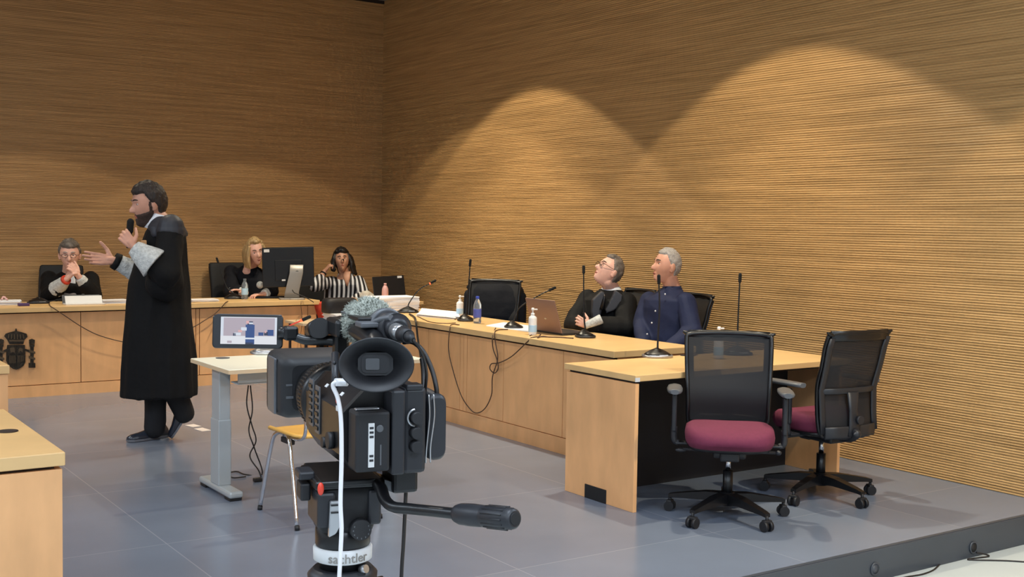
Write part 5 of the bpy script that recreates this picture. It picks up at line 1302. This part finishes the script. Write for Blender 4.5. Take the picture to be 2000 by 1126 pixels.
def robed():
    hip = V((5.60, 6.86, .53)); HC = W(1190, 529, 8.86); neck = W(1194, 563, 8.91)
    shR = W(1146, 584, 9.02); shL = W(1222, 590, 8.74); elR = W(1120, 634, 8.86); elL = W(1222, 640, 8.58); wrR = W(1172, 642, 8.52); wrL = W(1150, 636, 8.55)
    s = 1.03; P = {'w': .98}
    t, b, HM, fwd, sh, r = seated('man in glasses and black robe looking up, arms crossed, seated at the side bench', 262, HC, s, 282, 30, 0, neck, shL, shR, elL, elR, wrL, wrR, hip, 'skin2', P)
    hand(b, wrL, W(1134, 628, 8.56)-wrL, FW, .92, curl=(.6, .6, .6, .6), side=-1)
    hand(b, wrR, W(1190, 640, 8.56)-wrR, FW, .9, curl=(.6, .6, .6, .6), side=1)
    obj('body', remesh(b, .0042, 2), 'skin2', t)
    eyes(t, HM, s, P, (0, .2)); brows(t, HM, s, P, 'hair_brown'); lips(t, HM, s, P); glasses(t, HM, s, P, 'hair_brown')
    b = B(); head_shell(b, HM, s, P, amount=lambda d: .009+.008*max(0, d.z), mask=hairmask(.70, .0, -.6), nz=.006); obj('hair', b, 'hair_saltpepper', t)
    b = B(); cloth_torso(b, hip, neck-Z3*.01, shL, shR, sh, fwd, 1.05)
    sleeves(b, ((shL, elL, wrL, .078, .082, .07, .80), (shR, elR, wrR, .075, .080, .07, .65)))
    obj('robe', remesh(b, .009, 2, (.007, 6, (1, 1, .6))), 'robe', t)
    b = B(); loft(b, [ering(neck+Z3*dz, sh*r_, fwd*(r_+.004), 28, 2) for dz, r_ in ((-.04, .086), (-.01, .076), (.012, .068), (.016, .062))]); obj('shirt_collar', b, 'shirt_white', t)
    # satin lapels
    for pts, nm in (([(1158, 585), (1176, 568), (1182, 572), (1180, 590), (1172, 622), (1160, 632), (1156, 610)], 'l'), ([(1203, 566), (1216, 576), (1214, 590), (1200, 606), (1184, 612), (1182, 604), (1192, 588)], 'r')):
        b = B(); c_ = V()
        P3 = []
        for (x, y) in pts:
            p = W(x, y, 8.66); P3.append(p)
        f0 = [b.verts.new(p) for p in P3]; f = b.faces.new(f0); r_ = bmesh.ops.extrude_face_region(b, geom=[f])
        for e in r_['geom']:
            if isinstance(e, bmesh.types.BMVert): e.co += FW*.16
        bmesh.ops.recalc_face_normals(b, faces=b.faces[:]); obj('satin_lapel', remesh(b, .007, 3), 'satin', t)
    b = B(); q0, q1 = W(1180, 575, 8.68), W(1176, 604, 8.66); loft(b, [ering(q0, RT*.010, FW*.03, 12), ering(q0-Z3*.02, RT*.014, FW*.03, 12), ering(q1, RT*.022, FW*.04, 12)]); obj('necktie', b, 'black', t)
    dl = (elL-wrL).normalized(); cuff2(t, W(1143, 636, 8.49), (W(1166, 626, 8.49)-W(1143, 636, 8.49)).normalized(), .13, .026, .036)
    legs_cloth(t, hip, fwd, r)
robed()

def navy():
    hip = V((5.62, 6.26, .53)); HC = W(1303, 519, 8.36); neck = W(1312, 560, 8.40)
    shR = W(1268, 585, 8.52); shL = W(1340, 590, 8.22); elR = W(1254, 634, 8.46); elL = W(1352, 648, 8.10); wrR = W(1258, 672, 8.22); wrL = W(1295, 690, 8.0)
    elR.z = max(elR.z, .8)
    s = 1.03; P = {'w': .98}
    t, b, HM, fwd, sh, r = seated('grey haired man in navy shirt looking left, seated nearest at the side bench', 262, HC, s, 288, 6, 0, neck, shL, shR, elL, elR, wrL, wrR, hip, 'skin1', P)
    hand(b, wrL, fwd+V((0, .2, -.2)), -Z3, 1., curl=(.4, .4, .4, .4), side=-1); hand(b, wrR, fwd-Z3*.1, -Z3, 1., curl=(.4, .4, .4, .4), side=1)
    obj('body', remesh(b, .0042, 2), 'skin1', t)
    eyes(t, HM, s, P, (0, .1)); brows(t, HM, s, P, 'hair_brown'); lips(t, HM, s, P)
    b = B(); head_shell(b, HM, s, P, amount=lambda d: .005+.009*max(0, d.z), mask=hairmask(.66, .02, -.6), nz=.004); obj('hair', b, 'hair_grey', t)
    b = B(); cloth_torso(b, hip, neck-Z3*.01, shL, shR, sh, fwd, 1.02)
    sleeves(b, ((shL, elL, wrL, .072, .070, .052, .92), (shR-Z3*.01, elR, wrR, .069, .068, .05, .92)))
    obj('shirt', remesh(b, .008, 2, (.006, 7, (1, 1, .7))), 'shirt_blue', t)
    b = B(); loft(b, [ering(neck+Z3*dz+RT*.002, sh*r_, fwd*(r_+.006), 28, 2) for dz, r_ in ((-.05, .090), (-.015, .076), (.004, .068), (.008, .063))]); obj('shirt_collar', b, 'shirt_blue', t)
    for (x, y) in ((1299, 574), (1280, 607), (1273, 630), (1264, 652)):
        q = W(x, y, 8.21 if y < 590 else 8.17); b = B(); ell(b, q, (.006, .006, .006)); obj('button', b, 'shirt_white', t)
    legs_cloth(t, hip, fwd, r)
navy()
# ================================================================== LIGHT
def spot(name, loc, energy, half, blend, col, r=.05, tgt=None):
    l = bpy.data.lights.new(name, 'SPOT'); l.energy = energy; l.spot_size = 2*math.radians(half); l.spot_blend = blend; l.color = col; l.shadow_soft_size = r
    o = bpy.data.objects.new(name, l); COL.objects.link(o); o.location = loc
    if tgt: o.rotation_euler = (V(tgt)-V(loc)).to_track_quat('-Z', 'Y').to_euler()
    return o
def area(name, loc, sx, sy, energy, col):
    l = bpy.data.lights.new(name, 'AREA'); l.shape = 'RECTANGLE'; l.size = sx; l.size_y = sy; l.energy = energy; l.color = col
    o = bpy.data.objects.new(name, l); COL.objects.link(o); o.location = loc; return o
WARM = (1., .88, .66); NEUT = (1., .93, .84); COOL = (.74, .86, 1.)
def downlight(x, y, e1, e2, col, lab):
    t = thing('ceiling_downlight', lab, 'light', (x, y, ZC-.02), group='recessed downlights')
    b = B(); lathe(b, [(.07, 0), (.095, 0), (.095, .008), (.07, .019), (.066, .012)], frame((x, y, ZC-.02)), 28); obj('trim_ring', b, 'white_plastic', t)
    spot('downlight_wide', (x, y, ZC-.03), e1, 49.5, .07, col)
    if e2: spot('downlight_beam', (x, y, ZC-.03), e2, 41, .35, col)
for y in (8.738, 5.573, 2.41, -.75):
    downlight(4.80, y, 265, 235, WARM, 'round recessed ceiling downlight in the row along the ribbed side wall')
for x in (4.5, 2.3, .1):
    if x < 4.6: downlight(x, 9.6, 120, 70, WARM, 'round recessed ceiling downlight in the row along the back wall')
for x, y in ((2.4, 6.6), (2.4, 4.0), (0, 6.6), (0, 4.0)):
    downlight(x, y, 110, 0, NEUT, 'round recessed ceiling downlight over the middle of the floor')
for x, y, e_ in ((-3, .9, 80), (.3, .9, 85), (3.6, .9, 80), (-3, -2.6, 150), (.3, -2.6, 170), (3.6, -2.6, 150), (-3.2, 4.6, 120), (-3.2, 7.8, 120)):  # all out of view; the left row is added to side light the desk fronts
    t = thing('unseen_panel_light', 'unseen square white ceiling panel light, the left row added to light desk fronts', 'light', (x, y, ZC-.03), group='ceiling panel lights')
    b = B(); bx(b, (x-.62, y-.62, ZC-.03), (x+.62, y+.62, ZC-.001), bev=.005); obj('housing', b, 'white_plastic', t)
    area('unseen_panel_lamp', (x, y, ZC-.035), 1.15, 1.15, e_, COOL)
wd = bpy.data.worlds.new('w'); SC.world = wd; wd.use_nodes = True
wd.node_tree.nodes['Background'].inputs[0].default_value = (.02, .02, .022, 1)
SC.view_settings.view_transform = 'Standard'; SC.view_settings.look = 'None'; SC.view_settings.gamma = 1; SC.view_settings.use_curve_mapping = False
SC.view_settings.exposure = 0.0
